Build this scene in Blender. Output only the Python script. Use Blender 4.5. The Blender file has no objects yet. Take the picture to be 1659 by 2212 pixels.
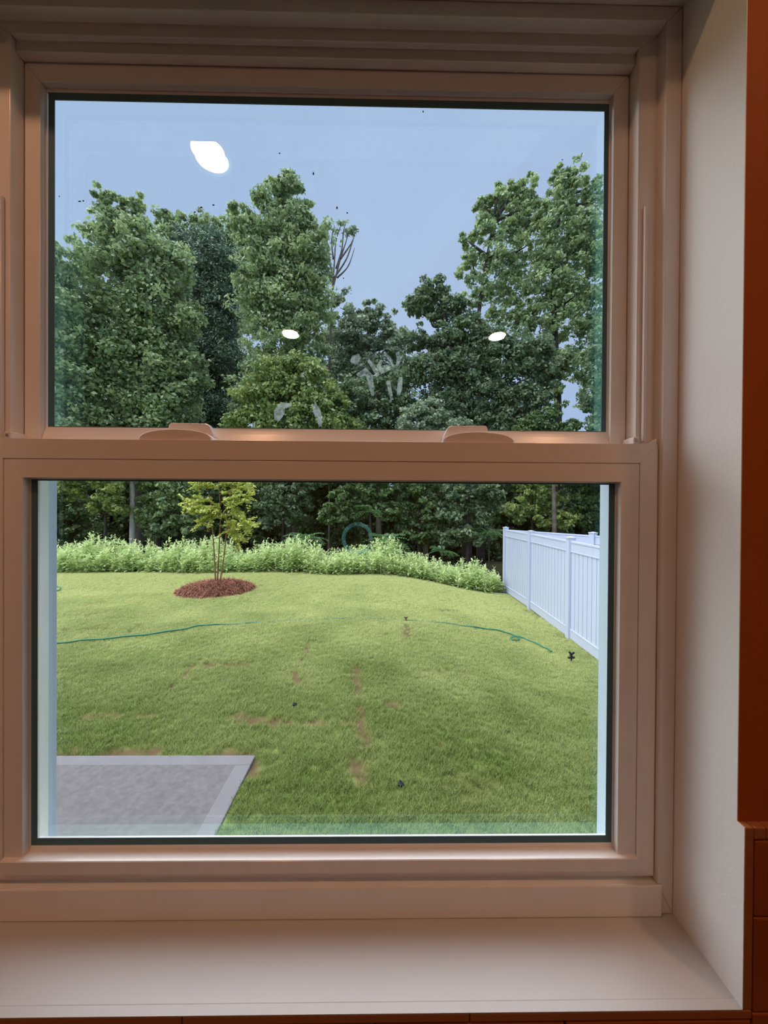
import bpy, bmesh, math, random
import numpy as np
from mathutils import Vector, Matrix

random.seed(7)
RNG = np.random.default_rng(11)
S = bpy.context.scene
COL = S.collection

# ---------------------------------------------------------------- camera
F_PX, CX, CY = 831.0, 829.5, 1106.0            # focal length in pixels of the 1659 x 2212 frame
YAW, PITCH, ROLL = 0.01343, 0.00603, 0.00643
CAM_Z = 1.6
_F = np.array([math.sin(YAW)*math.cos(PITCH), math.cos(YAW)*math.cos(PITCH), -math.sin(PITCH)])
_R0 = np.array([math.cos(YAW), -math.sin(YAW), 0.0])
_U0 = np.cross(_R0, _F)
_R = math.cos(ROLL)*_R0 + math.sin(ROLL)*_U0
_U = math.cos(ROLL)*_U0 - math.sin(ROLL)*_R0
cam_data = bpy.data.cameras.new('camera')
cam = bpy.data.objects.new('camera', cam_data)
COL.objects.link(cam)
m = Matrix(((_R[0], _U[0], -_F[0], 0), (_R[1], _U[1], -_F[1], 0), (_R[2], _U[2], -_F[2], CAM_Z), (0, 0, 0, 1)))
cam.matrix_world = m
cam_data.sensor_fit = 'VERTICAL'
cam_data.sensor_height = 36.0
cam_data.lens = F_PX/2212.0*36.0
cam_data.clip_start = 0.01
cam_data.clip_end = 500
S.camera = cam

# ---------------------------------------------------------------- world, sun, exposure
w = bpy.data.worlds.new('sky'); S.world = w; w.use_nodes = True
nt = w.node_tree; nt.nodes.clear()
out = nt.nodes.new('ShaderNodeOutputWorld'); bg = nt.nodes.new('ShaderNodeBackground')
tc = nt.nodes.new('ShaderNodeTexCoord'); no = nt.nodes.new('ShaderNodeTexNoise'); rp = nt.nodes.new('ShaderNodeValToRGB')
no.inputs['Scale'].default_value = 1.6; no.inputs['Detail'].default_value = 3.0
rp.color_ramp.elements[0].position = 0.3; rp.color_ramp.elements[0].color = (0.395, 0.545, 0.87, 1)
rp.color_ramp.elements[1].position = 0.75; rp.color_ramp.elements[1].color = (0.53, 0.67, 0.95, 1)
nt.links.new(tc.outputs['Generated'], no.inputs['Vector']); nt.links.new(no.outputs['Fac'], rp.inputs['Fac'])
nt.links.new(rp.outputs['Color'], bg.inputs['Color']); bg.inputs['Strength'].default_value = 1.0
nt.links.new(bg.outputs['Background'], out.inputs['Surface'])

SUN_STRENGTH = 10.5
sd = bpy.data.lights.new('sun', 'SUN'); sd.energy = SUN_STRENGTH; sd.angle = math.radians(110); sd.color = (0.95, 0.96, 1.0)
sun = bpy.data.objects.new('sun', sd); COL.objects.link(sun)
sun.rotation_euler = Vector((0.50, -0.20, -0.95)).to_track_quat('-Z', 'Y').to_euler()   # veiled sun, very soft, high on the left

LAMP_STRENGTH = 160.0
LAMP_COLOR = (1.0, 0.50, 0.27)
cy_ = S.cycles
cy_.max_bounces = 6; cy_.diffuse_bounces = 3; cy_.glossy_bounces = 4; cy_.transmission_bounces = 4; cy_.transparent_max_bounces = 12
cy_.caustics_reflective = False; cy_.caustics_refractive = False
S.view_settings.view_transform = 'Standard'
S.view_settings.look = 'None'
S.view_settings.exposure = 0.0
S.view_settings.gamma = 1.0
S.view_settings.use_curve_mapping = False

# ---------------------------------------------------------------- helpers
def P(px, py, Y):
    """world point on the pixel's ray at forward distance Y"""
    d = _R*(px-CX)/F_PX - _U*(py-CY)/F_PX + _F
    d = d*Y/d[1]
    return Vector((d[0], d[1], d[2]+CAM_Z))

def tag(o, label=None, cat=None, group=None, kind=None):
    if label: o['label'] = label
    if cat: o['category'] = cat
    if group: o['group'] = group
    if kind: o['kind'] = kind
    return o

def empty(name, loc=(0, 0, 0), parent=None):
    o = bpy.data.objects.new(name, None); COL.objects.link(o)
    o.location = loc; o.empty_display_size = 0.05
    WLOC[o.name] = Vector(loc)
    if parent: o.parent = parent
    return o

WLOC = {}                                       # world origin of every parent
def link_mesh(name, me, parent=None):
    o = bpy.data.objects.new(name, me); COL.objects.link(o)
    if parent:
        o.parent = parent
        o.matrix_parent_inverse = Matrix.Translation(-wloc(parent))
    return o

def wloc(o):
    v = Vector(WLOC.get(o.name, (0, 0, 0)))
    if o.name in WLOC and o.parent: v = o.location + wloc(o.parent)
    return v

class MB:
    def __init__(self): self.v = []; self.f = []
    def box(self, x0, x1, y0, y1, z0, z1):
        n = len(self.v)
        self.v += [(x0,y0,z0),(x1,y0,z0),(x1,y1,z0),(x0,y1,z0),(x0,y0,z1),(x1,y0,z1),(x1,y1,z1),(x0,y1,z1)]
        self.f += [tuple(n+i for i in q) for q in ((3,2,1,0),(4,5,6,7),(0,1,5,4),(1,2,6,5),(2,3,7,6),(3,0,4,7))]
        return self
    def obox(self, c, ax, ay, az, hx, hy, hz):
        n = len(self.v); c = Vector(c)
        for sz in (-1, 1):
            for sx, sy in ((-1,-1),(1,-1),(1,1),(-1,1)):
                self.v.append(tuple(c + ax*(sx*hx) + ay*(sy*hy) + az*(sz*hz)))
        self.f += [tuple(n+i for i in q) for q in ((3,2,1,0),(4,5,6,7),(0,1,5,4),(1,2,6,5),(2,3,7,6),(3,0,4,7))]
        return self
    def tube(self, pts, rad, seg=8, cap=True):
        pts = [Vector(p) for p in pts]; k = len(pts)
        if not hasattr(rad, '__len__'): rad = [rad]*k
        n = len(self.v); prev = None
        for i, p in enumerate(pts):
            t = (pts[min(i+1, k-1)] - pts[max(i-1, 0)]).normalized()
            a = prev if prev is not None else (Vector((0, 0, 1)) if abs(t.z) < 0.9 else Vector((1, 0, 0)))
            a = (a - t*a.dot(t)).normalized(); b = t.cross(a); prev = a
            for j in range(seg):
                q = 2*math.pi*j/seg
                self.v.append(tuple(p + (a*math.cos(q) + b*math.sin(q))*rad[i]))
        for i in range(k-1):
            for j in range(seg):
                j2 = (j+1) % seg
                self.f.append((n+i*seg+j, n+i*seg+j2, n+(i+1)*seg+j2, n+(i+1)*seg+j))
        if cap:
            self.f.append(tuple(n+j for j in reversed(range(seg)))); self.f.append(tuple(n+(k-1)*seg+j for j in range(seg)))
        return self
    def lathe(self, prof, c=(0, 0, 0), seg=32):
        n = len(self.v); c = Vector(c)
        for r, z in prof:
            for j in range(seg):
                q = 2*math.pi*j/seg
                self.v.append((c.x+r*math.cos(q), c.y+r*math.sin(q), c.z+z))
        for i in range(len(prof)-1):
            for j in range(seg):
                j2 = (j+1) % seg
                self.f.append((n+i*seg+j, n+i*seg+j2, n+(i+1)*seg+j2, n+(i+1)*seg+j))
        return self
    def prism(self, outline, y0, y1):
        """outline in (x, z), extruded along y"""
        n = len(self.v); k = len(outline)
        self.v += [(x, y0, z) for x, z in outline] + [(x, y1, z) for x, z in outline]
        self.f.append(tuple(range(n, n+k))); self.f.append(tuple(reversed(range(n+k, n+2*k))))
        for i in range(k):
            j = (i+1) % k
            self.f.append((n+j, n+i, n+k+i, n+k+j))
        return self
    def build(self, name, mat, parent=None, bevel=0.0, smooth=False, seg=2):
        me = bpy.data.meshes.new(name)
        me.from_pydata(self.v, [], self.f)
        bm = bmesh.new(); bm.from_mesh(me); bmesh.ops.recalc_face_normals(bm, faces=bm.faces); bm.to_mesh(me); bm.free()
        me.materials.append(mat)
        if smooth:
            for p in me.polygons: p.use_smooth = True
        o = link_mesh(name, me, parent)
        if bevel:
            b = o.modifiers.new('bevel', 'BEVEL'); b.width = bevel; b.segments = seg; b.limit_method = 'ANGLE'; b.angle_limit = math.radians(35)
        return o

def quads_mesh(name, V, mat, tone=None, nv=4, faces=None):
    """V: (n*nv,3) array, one polygon of nv verts each (or given faces); tone: per-vertex float"""
    me = bpy.data.meshes.new(name)
    nvt = len(V)
    me.vertices.add(nvt); me.vertices.foreach_set('co', np.ascontiguousarray(V, dtype=np.float32).ravel())
    if faces is None:
        idx = np.arange(nvt, dtype=np.int32); nf = nvt//nv; k = nv
    else:
        idx = np.ascontiguousarray(faces, dtype=np.int32).ravel(); nf = len(faces); k = faces.shape[1]
    me.loops.add(len(idx)); me.loops.foreach_set('vertex_index', idx)
    me.polygons.add(nf)
    me.polygons.foreach_set('loop_start', np.arange(0, nf*k, k, dtype=np.int32))
    me.polygons.foreach_set('loop_total', np.full(nf, k, dtype=np.int32))
    if tone is not None:
        a = me.attributes.new('tone', 'FLOAT', 'POINT'); a.data.foreach_set('value', np.ascontiguousarray(tone, dtype=np.float32))
    me.update(calc_edges=True)
    me.materials.append(mat)
    return me

# ---------------------------------------------------------------- materials
def new_mat(name):
    mt = bpy.data.materials.new(name); mt.use_nodes = True
    return mt, mt.node_tree, mt.node_tree.nodes['Principled BSDF']

def plain(name, col, rough=0.5, spec=0.5, noise=0.0, scale=30.0, bump=0.0, bscale=None, metallic=0.0):
    mt, t, b = new_mat(name)
    b.inputs['Base Color'].default_value = (*col, 1); b.inputs['Roughness'].default_value = rough
    b.inputs['Specular IOR Level'].default_value = spec; b.inputs['Metallic'].default_value = metallic
    if noise or bump:
        co = t.nodes.new('ShaderNodeTexCoord')
        n = t.nodes.new('ShaderNodeTexNoise'); n.inputs['Scale'].default_value = scale; n.inputs['Detail'].default_value = 5
        t.links.new(co.outputs['Object'], n.inputs['Vector'])
        if noise:
            r = t.nodes.new('ShaderNodeValToRGB')
            r.color_ramp.elements[0].position = 0.3; r.color_ramp.elements[1].position = 0.7
            r.color_ramp.elements[0].color = (*[c*(1-noise) for c in col], 1)
            r.color_ramp.elements[1].color = (*[min(1, c*(1+noise)) for c in col], 1)
            t.links.new(n.outputs['Fac'], r.inputs['Fac']); t.links.new(r.outputs['Color'], b.inputs['Base Color'])
        if bump:
            n2 = t.nodes.new('ShaderNodeTexNoise'); n2.inputs['Scale'].default_value = bscale or scale; n2.inputs['Detail'].default_value = 4
            t.links.new(co.outputs['Object'], n2.inputs['Vector'])
            bp = t.nodes.new('ShaderNodeBump'); bp.inputs['Strength'].default_value = bump; bp.inputs['Distance'].default_value = 0.002
            t.links.new(n2.outputs['Fac'], bp.inputs['Height']); t.links.new(bp.outputs['Normal'], b.inputs['Normal'])
    return mt

def leaf_mat(name, dark, light, trans=0.35, rough=0.42, spec=0.5):
    mt, t, b = new_mat(name)
    a = t.nodes.new('ShaderNodeAttribute'); a.attribute_name = 'tone'
    r = t.nodes.new('ShaderNodeValToRGB')
    r.color_ramp.elements[0].color = (*dark, 1); r.color_ramp.elements[1].color = (*light, 1)
    t.links.new(a.outputs['Fac'], r.inputs['Fac']); t.links.new(r.outputs['Color'], b.inputs['Base Color'])
    b.inputs['Roughness'].default_value = rough; b.inputs['Specular IOR Level'].default_value = spec
    tr = t.nodes.new('ShaderNodeBsdfTranslucent'); mx = t.nodes.new('ShaderNodeMixShader'); mx.inputs['Fac'].default_value = trans
    t.links.new(r.outputs['Color'], tr.inputs['Color'])
    o = t.nodes['Material Output']
    t.links.new(b.outputs['BSDF'], mx.inputs[1]); t.links.new(tr.outputs['BSDF'], mx.inputs[2]); t.links.new(mx.outputs['Shader'], o.inputs['Surface'])
    return mt

def glass_mat(name, tint, gloss, base):
    mt, t, b = new_mat(name); t.nodes.remove(b)
    lw = t.nodes.new('ShaderNodeLayerWeight'); lw.inputs['Blend'].default_value = 0.5
    pw = t.nodes.new('ShaderNodeMath'); pw.operation = 'POWER'; pw.inputs[1].default_value = 5.0
    ma = t.nodes.new('ShaderNodeMath'); ma.operation = 'MULTIPLY_ADD'; ma.inputs[1].default_value = 0.95; ma.inputs[2].default_value = base
    t.links.new(lw.outputs['Facing'], pw.inputs[0]); t.links.new(pw.outputs[0], ma.inputs[0])
    tr = t.nodes.new('ShaderNodeBsdfTransparent'); tr.inputs['Color'].default_value = (*tint, 1)
    gl = t.nodes.new('ShaderNodeBsdfGlossy'); gl.inputs['Color'].default_value = (*gloss, 1); gl.inputs['Roughness'].default_value = 0.0
    mx = t.nodes.new('ShaderNodeMixShader')
    t.links.new(ma.outputs[0], mx.inputs['Fac']); t.links.new(tr.outputs[0], mx.inputs[1]); t.links.new(gl.outputs[0], mx.inputs[2])
    t.links.new(mx.outputs[0], t.nodes['Material Output'].inputs['Surface'])
    return mt

def film_mat(name, col, alpha, scale):
    mt, t, b = new_mat(name)
    co = t.nodes.new('ShaderNodeTexCoord'); n = t.nodes.new('ShaderNodeTexNoise'); n.inputs['Scale'].default_value = scale; n.inputs['Detail'].default_value = 4
    t.links.new(co.outputs['Object'], n.inputs['Vector'])
    r = t.nodes.new('ShaderNodeMapRange'); r.inputs[1].default_value = 0.35; r.inputs[2].default_value = 0.65; r.inputs[3].default_value = alpha*0.3; r.inputs[4].default_value = alpha
    t.links.new(n.outputs['Fac'], r.inputs[0])
    tl = t.nodes.new('ShaderNodeBsdfTranslucent'); tl.inputs['Color'].default_value = (*col, 1)
    df = t.nodes.new('ShaderNodeBsdfDiffuse'); df.inputs['Color'].default_value = (*col, 1)
    m1 = t.nodes.new('ShaderNodeMixShader'); m1.inputs[0].default_value = 0.85
    tp = t.nodes.new('ShaderNodeBsdfTransparent'); m2 = t.nodes.new('ShaderNodeMixShader')
    t.links.new(df.outputs[0], m1.inputs[1]); t.links.new(tl.outputs[0], m1.inputs[2])
    t.links.new(r.outputs[0], m2.inputs[0]); t.links.new(tp.outputs[0], m2.inputs[1]); t.links.new(m1.outputs[0], m2.inputs[2])
    t.links.new(m2.outputs[0], t.nodes['Material Output'].inputs['Surface']); t.nodes.remove(b)
    return mt

VINYL = plain('vinyl', (0.88, 0.85, 0.81), 0.20, 0.65, noise=0.02, scale=12, bump=0.03, bscale=180)
PAINT = plain('return_paint', (0.88, 0.87, 0.84), 0.6, 0.3, noise=0.02, scale=8, bump=0.12, bscale=220)
SILLP = plain('sill_paint', (0.56, 0.55, 0.53), 0.45, 0.4, noise=0.02, scale=6, bump=0.05, bscale=120)
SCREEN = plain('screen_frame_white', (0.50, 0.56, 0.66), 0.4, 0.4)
WALLP = plain('orange_wall_paint', (0.40, 0.105, 0.018), 0.7, 0.2, noise=0.06, scale=9, bump=0.15, bscale=260)
TILE = plain('brown_tile', (0.36, 0.10, 0.025), 0.28, 0.5, noise=0.10, scale=14, bump=0.03, bscale=60)
TILE_TRIM = plain('tile_trim', (0.42, 0.17, 0.07), 0.30, 0.5, noise=0.03, scale=20)
GROUT = plain('grout', (0.10, 0.045, 0.02), 0.9, 0.1)
GASKET = plain('gasket', (0.07, 0.16, 0.20), 0.5, 0.4)
CHANNEL = plain('groove_line', (0.10, 0.06, 0.045), 0.8, 0.1)
SIDING = plain('siding', (0.62, 0.63, 0.62), 0.7, 0.3)
CEIL = plain('ceiling_paint', (0.55, 0.50, 0.45), 0.8, 0.2)
FLOORM = plain('floor_boards', (0.12, 0.07, 0.04), 0.5, 0.4, noise=0.2, scale=6)
CLEAR = glass_mat('clear_glass_face', (0.99, 0.997, 0.994), (1, 1, 1), 0.0)
GLASS = glass_mat('window_glass', (0.99, 0.997, 0.994), (1.0, 0.95, 0.92), 0.035)
COATED = glass_mat('coated_glass', (0.99, 0.997, 0.994), (0.40, 1.0, 0.90), 0.14)

def pane(h, y, z0, z1, parent, mat):
    o = MB().box(WX-h, WX+h, y, y+0.002, z0, z1).build('glass_pane', mat, parent)
    o.data.materials.append(CLEAR)
    for p in o.data.polygons: p.material_index = 0 if p.normal.y < -0.5 else 1     # the room-side face carries the sheen
    return o
SMEAR = film_mat('dried_smear', (0.80, 0.92, 0.93), 0.42, 190)
RINGM = film_mat('ring_residue', (0.16, 0.42, 0.42), 0.45, 120)
SPECK = plain('dirt', (0.03, 0.03, 0.035), 0.9, 0.1)
METAL = plain('steel', (0.45, 0.44, 0.42), 0.35, 0.5, metallic=0.9)

# ---------------------------------------------------------------- room shell
WX = -0.0705                      # window centre
YW, YF = 0.41, 0.497              # room face of the wall, front of the window frame
Z = lambda z: CAM_Z + z
H_RET = 0.4605; ZT = 0.655; ZSILL = -0.529
CEILZ = 2.74

mb = MB()
x0, x1 = WX-H_RET-0.001, WX+H_RET+0.001
zt, zb = Z(ZT)+0.001, Z(ZSILL)-0.02
mb.box(-6, x0, YW, 0.585, -0.3, 5.6).box(x1, 6, YW, 0.585, -0.3, 5.6).box(x0, x1, YW, 0.585, zt, 5.6).box(x0, x1, YW, 0.585, -0.3, zb)
wf = mb.build('wall_front', WALLP); tag(wf, 'burnt orange painted wall around the window', 'wall', kind='structure')
sdg = MB().box(-6, x0, 0.5855, 0.600, -0.3, 5.6).box(x1, 6, 0.5855, 0.600, -0.3, 5.6).box(x0, x1, 0.5855, 0.600, zt, 5.6).box(x0, x1, 0.5855, 0.600, -0.3, zb).build('wall_outer', SIDING)
tag(sdg, 'pale siding on the outer side of the house wall', 'wall', kind='structure')
RB, RL, RR = -3.6, -2.6, 2.6
tag(MB().box(RL-0.1, RR+0.1, RB-0.1, YW, -0.1, 0).build('floor', FLOORM), 'brown floor of the room behind the camera', 'floor', kind='structure')
tag(MB().box(RL-0.1, RR+0.1, RB-0.1, YW, CEILZ, CEILZ+0.2).build('ceiling', CEIL), 'white ceiling with recessed lamps above the window', 'ceiling', kind='structure')
tag(MB().box(RL-0.1, RL, RB-0.1, YW, 0, CEILZ).build('wall_left', WALLP), 'burnt orange wall left of the window', 'wall', kind='structure')
tag(MB().box(RR, RR+0.1, RB-0.1, YW, 0, CEILZ).build('wall_right', WALLP), 'burnt orange wall right of the window', 'wall', kind='structure')
tag(MB().box(RL, RR, RB-0.1, RB, 0, CEILZ).build('wall_back', WALLP), 'burnt orange wall opposite the window', 'wall', kind='structure')

# plaster returns of the opening
t = 0.001
tag(MB().box(WX+H_RET, WX+H_RET+t, YW-0.0005, YF+0.02, Z(ZSILL), Z(ZT)).build('trim_1', PAINT), 'off-white plaster return on the right side of the window opening', 'trim', kind='structure')
tag(MB().box(WX-H_RET-t, WX-H_RET, YW-0.0005, YF+0.02, Z(ZSILL), Z(ZT)).build('trim_2', PAINT), 'off-white plaster return on the left side of the window opening', 'trim', kind='structure')
q = MB(); pf = [(YW-0.0005, Z(0.634)), (YF, Z(ZT)-0.0003), (YF+0.02, Z(ZT)), (YF+0.02, Z(ZT)+t), (YW-0.0005, Z(ZT)+t)]     # head edge drops toward the room, shape made up to lengthen the lamp shadow
q.v = [(WX-H_RET, y, z) for y, z in pf] + [(WX+H_RET, y, z) for y, z in pf]
q.f = [(i, (i+1) % 5, 5+(i+1) % 5, 5+i) for i in range(5)] + [tuple(range(5)), tuple(reversed(range(5, 10)))]
tag(q.build('trim_3', PAINT), 'off-white plaster return over the window opening', 'trim', kind='structure')
tag(MB().box(WX-H_RET-0.0009, WX+H_RET+0.0009, YW-0.0005, YF+0.02, Z(ZSILL)-0.0195, Z(ZSILL)).build('trim_4', SILLP, bevel=0.0012), 'painted white stool board at the foot of the window', 'sill', kind='structure')

# ---------------------------------------------------------------- window
win = empty('window_1', (WX, YF, Z(ZSILL)))
tag(win, 'white vinyl double-hung window with two sashes', 'window', kind='structure')

def ring(names, steps, mat, parent, bevel=0.0008, dx=0.0):
    """mitred members (top, bottom, left, right) from a closed profile of (half width, top, bottom, Y)"""
    res = {}
    for side, nm in names.items():
        A, B = [], []
        for hx, t_, b_, y in steps:
            l, r = WX+dx-hx, WX+dx+hx
            if side == 'top': A.append((l, y, Z(t_))); B.append((r, y, Z(t_)))
            if side == 'bottom': A.append((l, y, Z(b_))); B.append((r, y, Z(b_)))
            if side == 'left': A.append((l, y, Z(b_))); B.append((l, y, Z(t_)))
            if side == 'right': A.append((r, y, Z(b_))); B.append((r, y, Z(t_)))
        k = len(steps); q = MB(); q.v = A+B
        for i in range(k):
            j = (i+1) % k
            q.f.append((i, j, k+j, k+i))
        q.f.append(tuple(range(k))); q.f.append(tuple(reversed(range(k, 2*k))))
        res[side] = q.build(nm, mat, parent, bevel=bevel)
    return res

ring(dict(top='frame_head', left='frame_jamb', right='frame_jamb', bottom='frame_sill'),
     [(0.4600, 0.6545, -0.5285, 0.497), (0.4400, 0.6350, -0.4905, 0.497), (0.4400, 0.6350, -0.4905, 0.512), (0.4140, 0.6180, -0.4905, 0.512),
      (0.4140, 0.6180, -0.4905, 0.519), (0.4140, 0.6035, -0.4905, 0.519), (0.4140, 0.6035, -0.4905, 0.572), (0.4600, 0.6545, -0.5285, 0.572)], VINYL, win, bevel=0.0012)
MB().box(WX-0.4435, WX+0.4435, 0.4932, 0.4968, Z(-0.5288), Z(-0.4878)).build('sill_fascia', VINYL, win, bevel=0.0015)
for s in (-1, 1):
    a, b = WX+s*0.4205, WX+s*0.4240
    MB().box(min(a, b), max(a, b), 0.5065, 0.5119, Z(0.0925), Z(0.405)).build('balance_cover', VINYL, win, bevel=0.001)

# upper sash
us = empty('upper_sash', (0, 0, 0), win)
us.location = (0, 0.034, 0.6)
sash_names = dict(top='top_rail', bottom='bottom_rail', left='stile', right='stile')
ring(sash_names, [(0.4128, 0.6025, 0.055, 0.531), (0.3920, 0.5770, 0.0862, 0.531), (0.3920, 0.5770, 0.1080, 0.5385), (0.3900, 0.5715, 0.1120, 0.5395), (0.3900, 0.5715, 0.1120, 0.5415), (0.3985, 0.5828, 0.1060, 0.5600), (0.4128, 0.6025, 0.055, 0.5600)], VINYL, us)
ring(dict(top='gasket', bottom='gasket', left='gasket', right='gasket'),
     [(0.3902, 0.5717, 0.1120, 0.5394), (0.3820, 0.5622, 0.1128, 0.5398), (0.3820, 0.5622, 0.1128, 0.5408), (0.3902, 0.5717, 0.1120, 0.5408)], GASKET, us, bevel=0, dx=0.002)
pane(0.3899, 0.5410, Z(0.1123), Z(0.5714), us, GLASS); pane(0.3960, 0.5555, Z(0.1085), Z(0.5785), us, COATED)

# sloped foot of the upper sash, catching the light of the ceiling lamps
q = MB(); pf = [(0.5312, 0.0860), (0.5400, 0.1125), (0.5312, 0.1080), (0.5300, 0.0860)]
pf = [(0.5305, 0.0862), (0.5402, 0.1122), (0.5402, 0.0862)]
q.v = [(WX-0.4120, y, Z(z)) for y, z in pf] + [(WX+0.4120, y, Z(z)) for y, z in pf]
q.f = [(0, 1, 4, 3), (1, 2, 5, 4), (2, 0, 3, 5), (0, 2, 1), (3, 4, 5)]
q.build('sloped_ledge', VINYL, us)

# lower sash
ls = empty('lower_sash', (0, 0, 0), win)
ls.location = (0, 0.006, 0.04)
ring(sash_names, [(0.4382, 0.0890, -0.4842, 0.503), (0.4147, 0.0634, -0.4750, 0.503), (0.4147, 0.0634, -0.4750, 0.505), (0.4135, 0.0622, -0.4738, 0.505), (0.4135, 0.0622, -0.4738, 0.503),
                  (0.3896, 0.0385, -0.4547, 0.503), (0.3896, 0.0385, -0.4540, 0.5135), (0.3882, 0.0370, -0.4487, 0.5145), (0.3882, 0.0370, -0.4487, 0.5165), (0.3945, 0.0420, -0.4540, 0.5350), (0.4130, 0.0890, -0.4842, 0.5350), (0.4130, 0.0890, -0.4842, 0.5112), (0.4382, 0.0890, -0.4842, 0.5112)], VINYL, ls, bevel=0.0004)
ring(dict(top='gasket', bottom='gasket', left='gasket', right='gasket'),
     [(0.3884, 0.0372, -0.4488, 0.5144), (0.3807, 0.0355, -0.4398, 0.5147), (0.3807, 0.0355, -0.4398, 0.5154), (0.3884, 0.0372, -0.4488, 0.5154)], GASKET, ls, bevel=0)
pane(0.3881, 0.5155, Z(-0.4484), Z(0.0369), ls, GLASS); pane(0.3930, 0.5318, Z(-0.4522), Z(0.0400), ls, COATED)
# lift lip at the foot of the lower sash
q = MB(); n = 0
prof = [(0.5032, -0.4546), (0.4975, -0.4548), (0.4966, -0.4558), (0.4980, -0.4728), (0.5032, -0.4732)]
xl, xr = WX-0.4130, WX+0.4130
q.v = [(xl, y, Z(z)) for y, z in prof] + [(xr, y, Z(z)) for y, z in prof]
k = len(prof)
q.f = [(i, (i+1) % k, k+(i+1) % k, k+i) for i in range(k)] + [tuple(range(k)), tuple(reversed(range(k, 2*k)))]
q.build('lift_rail', VINYL, ls)

# frame of the half screen outside the lower sash
ring(dict(top='screen_rail', bottom='screen_rail', left='screen_stile', right='screen_stile'), [(0.4420, 0.1150, -0.5280, 0.5735), (0.4215, 0.0950, -0.5120, 0.5735), (0.4215, 0.0950, -0.5120, 0.6000), (0.4420, 0.1150, -0.5280, 0.6000)], SCREEN, win, dx=-0.004)
# sash locks on the meeting rail: low domed body and a swung lever tab
def sash_lock(xc, flip):
    zb_ = Z(0.0888)
    N = 28
    arc = [(xc + 0.0475*math.cos(math.pi*i/N), zb_ + 0.0148*math.sin(math.pi*i/N)**0.8) for i in range(N+1)]
    lk = MB().prism(arc, 0.5055, 0.5275).build('sash_lock', VINYL, win, bevel=0.0012, seg=3)
    s = -1 if flip else 1
    o = [(-0.016, 0.006), (-0.0155, 0.0215), (-0.0145, 0.0240), (-0.0120, 0.0255), (0.033, 0.0250), (0.0365, 0.0240), (0.0390, 0.0215), (0.0440, 0.0110), (0.0445, 0.0080), (0.0430, 0.0065), (0.020, 0.0100)]
    o = [(xc+s*x, zb_+z) for x, z in o]
    if flip: o = o[::-1]
    lv = MB().prism(o, 0.5180, 0.5290).build('lock_lever', VINYL, lk, bevel=0.0010)
    return lk
pL = P(382, 950, 0.51); pR = P(1032, 955, 0.51)
sash_lock(pL.x, False); sash_lock(pR.x, True)
# tilt latches at both ends of the rail
for s in (-1, 1):
    x = WX+s*0.4110
    lt = MB().box(x-0.0045, x+0.0045, 0.5045, 0.5285, Z(0.0890), Z(0.0985)).build('tilt_latch', VINYL, win, bevel=0.0018)
    MB().tube([(x, 0.5040, Z(0.0935)), (x, 0.5060, Z(0.0935))], 0.0018, 10).build('latch_screw', METAL, lt)
    x = WX+s*0.4320
    MB().prism([(x-0.006, Z(0.0890)), (x+0.006, Z(0.0890)), (x+s*0.005, Z(0.0965))], 0.504, 0.511).build('corner_cap', VINYL, win, bevel=0.0008)

# marks on the glass
def ribbon(pts, wid, Yg, name, mat, parent):
    V = []; pts = [Vector(p) for p in pts]; q = MB()
    k = len(pts)
    for i, p in enumerate(pts):
        tdir = (pts[min(i+1, k-1)]-pts[max(i-1, 0)]).normalized()
        nrm = Vector((-tdir.y, tdir.x))
        ww = wid[i] if hasattr(wid, '__len__') else wid
        for s in (-1, 1):
            c = p + nrm*ww*s
            q.v.append(tuple(P(c.x, c.y, Yg)))
    for i in range(k-1): q.f.append((2*i, 2*i+1, 2*i+3, 2*i+2))
    return q.build(name, mat, parent)
YU = 0.5407
for pts, wd in [([(762, 785), (768, 775), (777, 768)], [7, 10, 5]),
                ([(772, 812), (790, 802), (798, 812), (803, 838), (805, 855)], [5, 8, 7, 5, 3]),
                ([(796, 778), (808, 795), (817, 812)], [3, 5, 4]),
                ([(826, 778), (818, 790), (824, 802), (842, 795)], [3, 5, 7, 4]),
                ([(830, 760), (842, 776), (850, 792)], [2, 4, 2]),
                ([(858, 760), (862, 775), (858, 790)], [4, 5, 3]),
                ([(838, 822), (842, 842), (847, 864)], [5, 4, 3]),
                ([(866, 815), (863, 838), (861, 854)], [4, 6, 3]),
                ([(630, 874), (612, 876), (603, 890), (598, 908)], [3, 8, 12, 6]),
                ([(678, 872), (685, 890), (690, 905), (692, 922)], [5, 8, 6, 3])]:
    ribbon(pts, wd, YU, 'smear', SMEAR, us)
a = [(772+30*math.cos(q_), 1163+31*math.sin(q_)) for q_ in np.linspace(0.45, 0.1+2*math.pi, 34)]
ribbon(a, 4.0, 0.5152, 'ring_mark', RINGM, ls)
for px, py, rx, ry in [(172, 435, 3, 1.6), (180, 434, 2, 1.5), (435, 448, 2.4, 1.6), (461, 443, 2.4, 1.6), (421, 458, 2, 1.4), (604, 331, 1.6, 1.4), (677, 375, 1.5, 3.4), (728, 449, 1.6, 3), (750, 460, 1.6, 1.6), (914, 241, 1.2, 2.4), (128, 424, 1.2, 1.4), (742, 601, 1.2, 1.4), (1215, 345, 1.2, 1.4)]:
    q = MB(); k = 8
    for yy in (YU-0.0003, YU+0.0001):
        q.v += [tuple(P(px+rx*math.cos(2*math.pi*i/k)*(1+0.3*(i % 2)), py+ry*math.sin(2*math.pi*i/k), yy)) for i in range(k)]
    q.f = [tuple(range(k)), tuple(reversed(range(k, 2*k)))] + [((i+1) % k, i, k+i, k+(i+1) % k) for i in range(k)]
    q.build('dirt_speck', SPECK, us)

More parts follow.
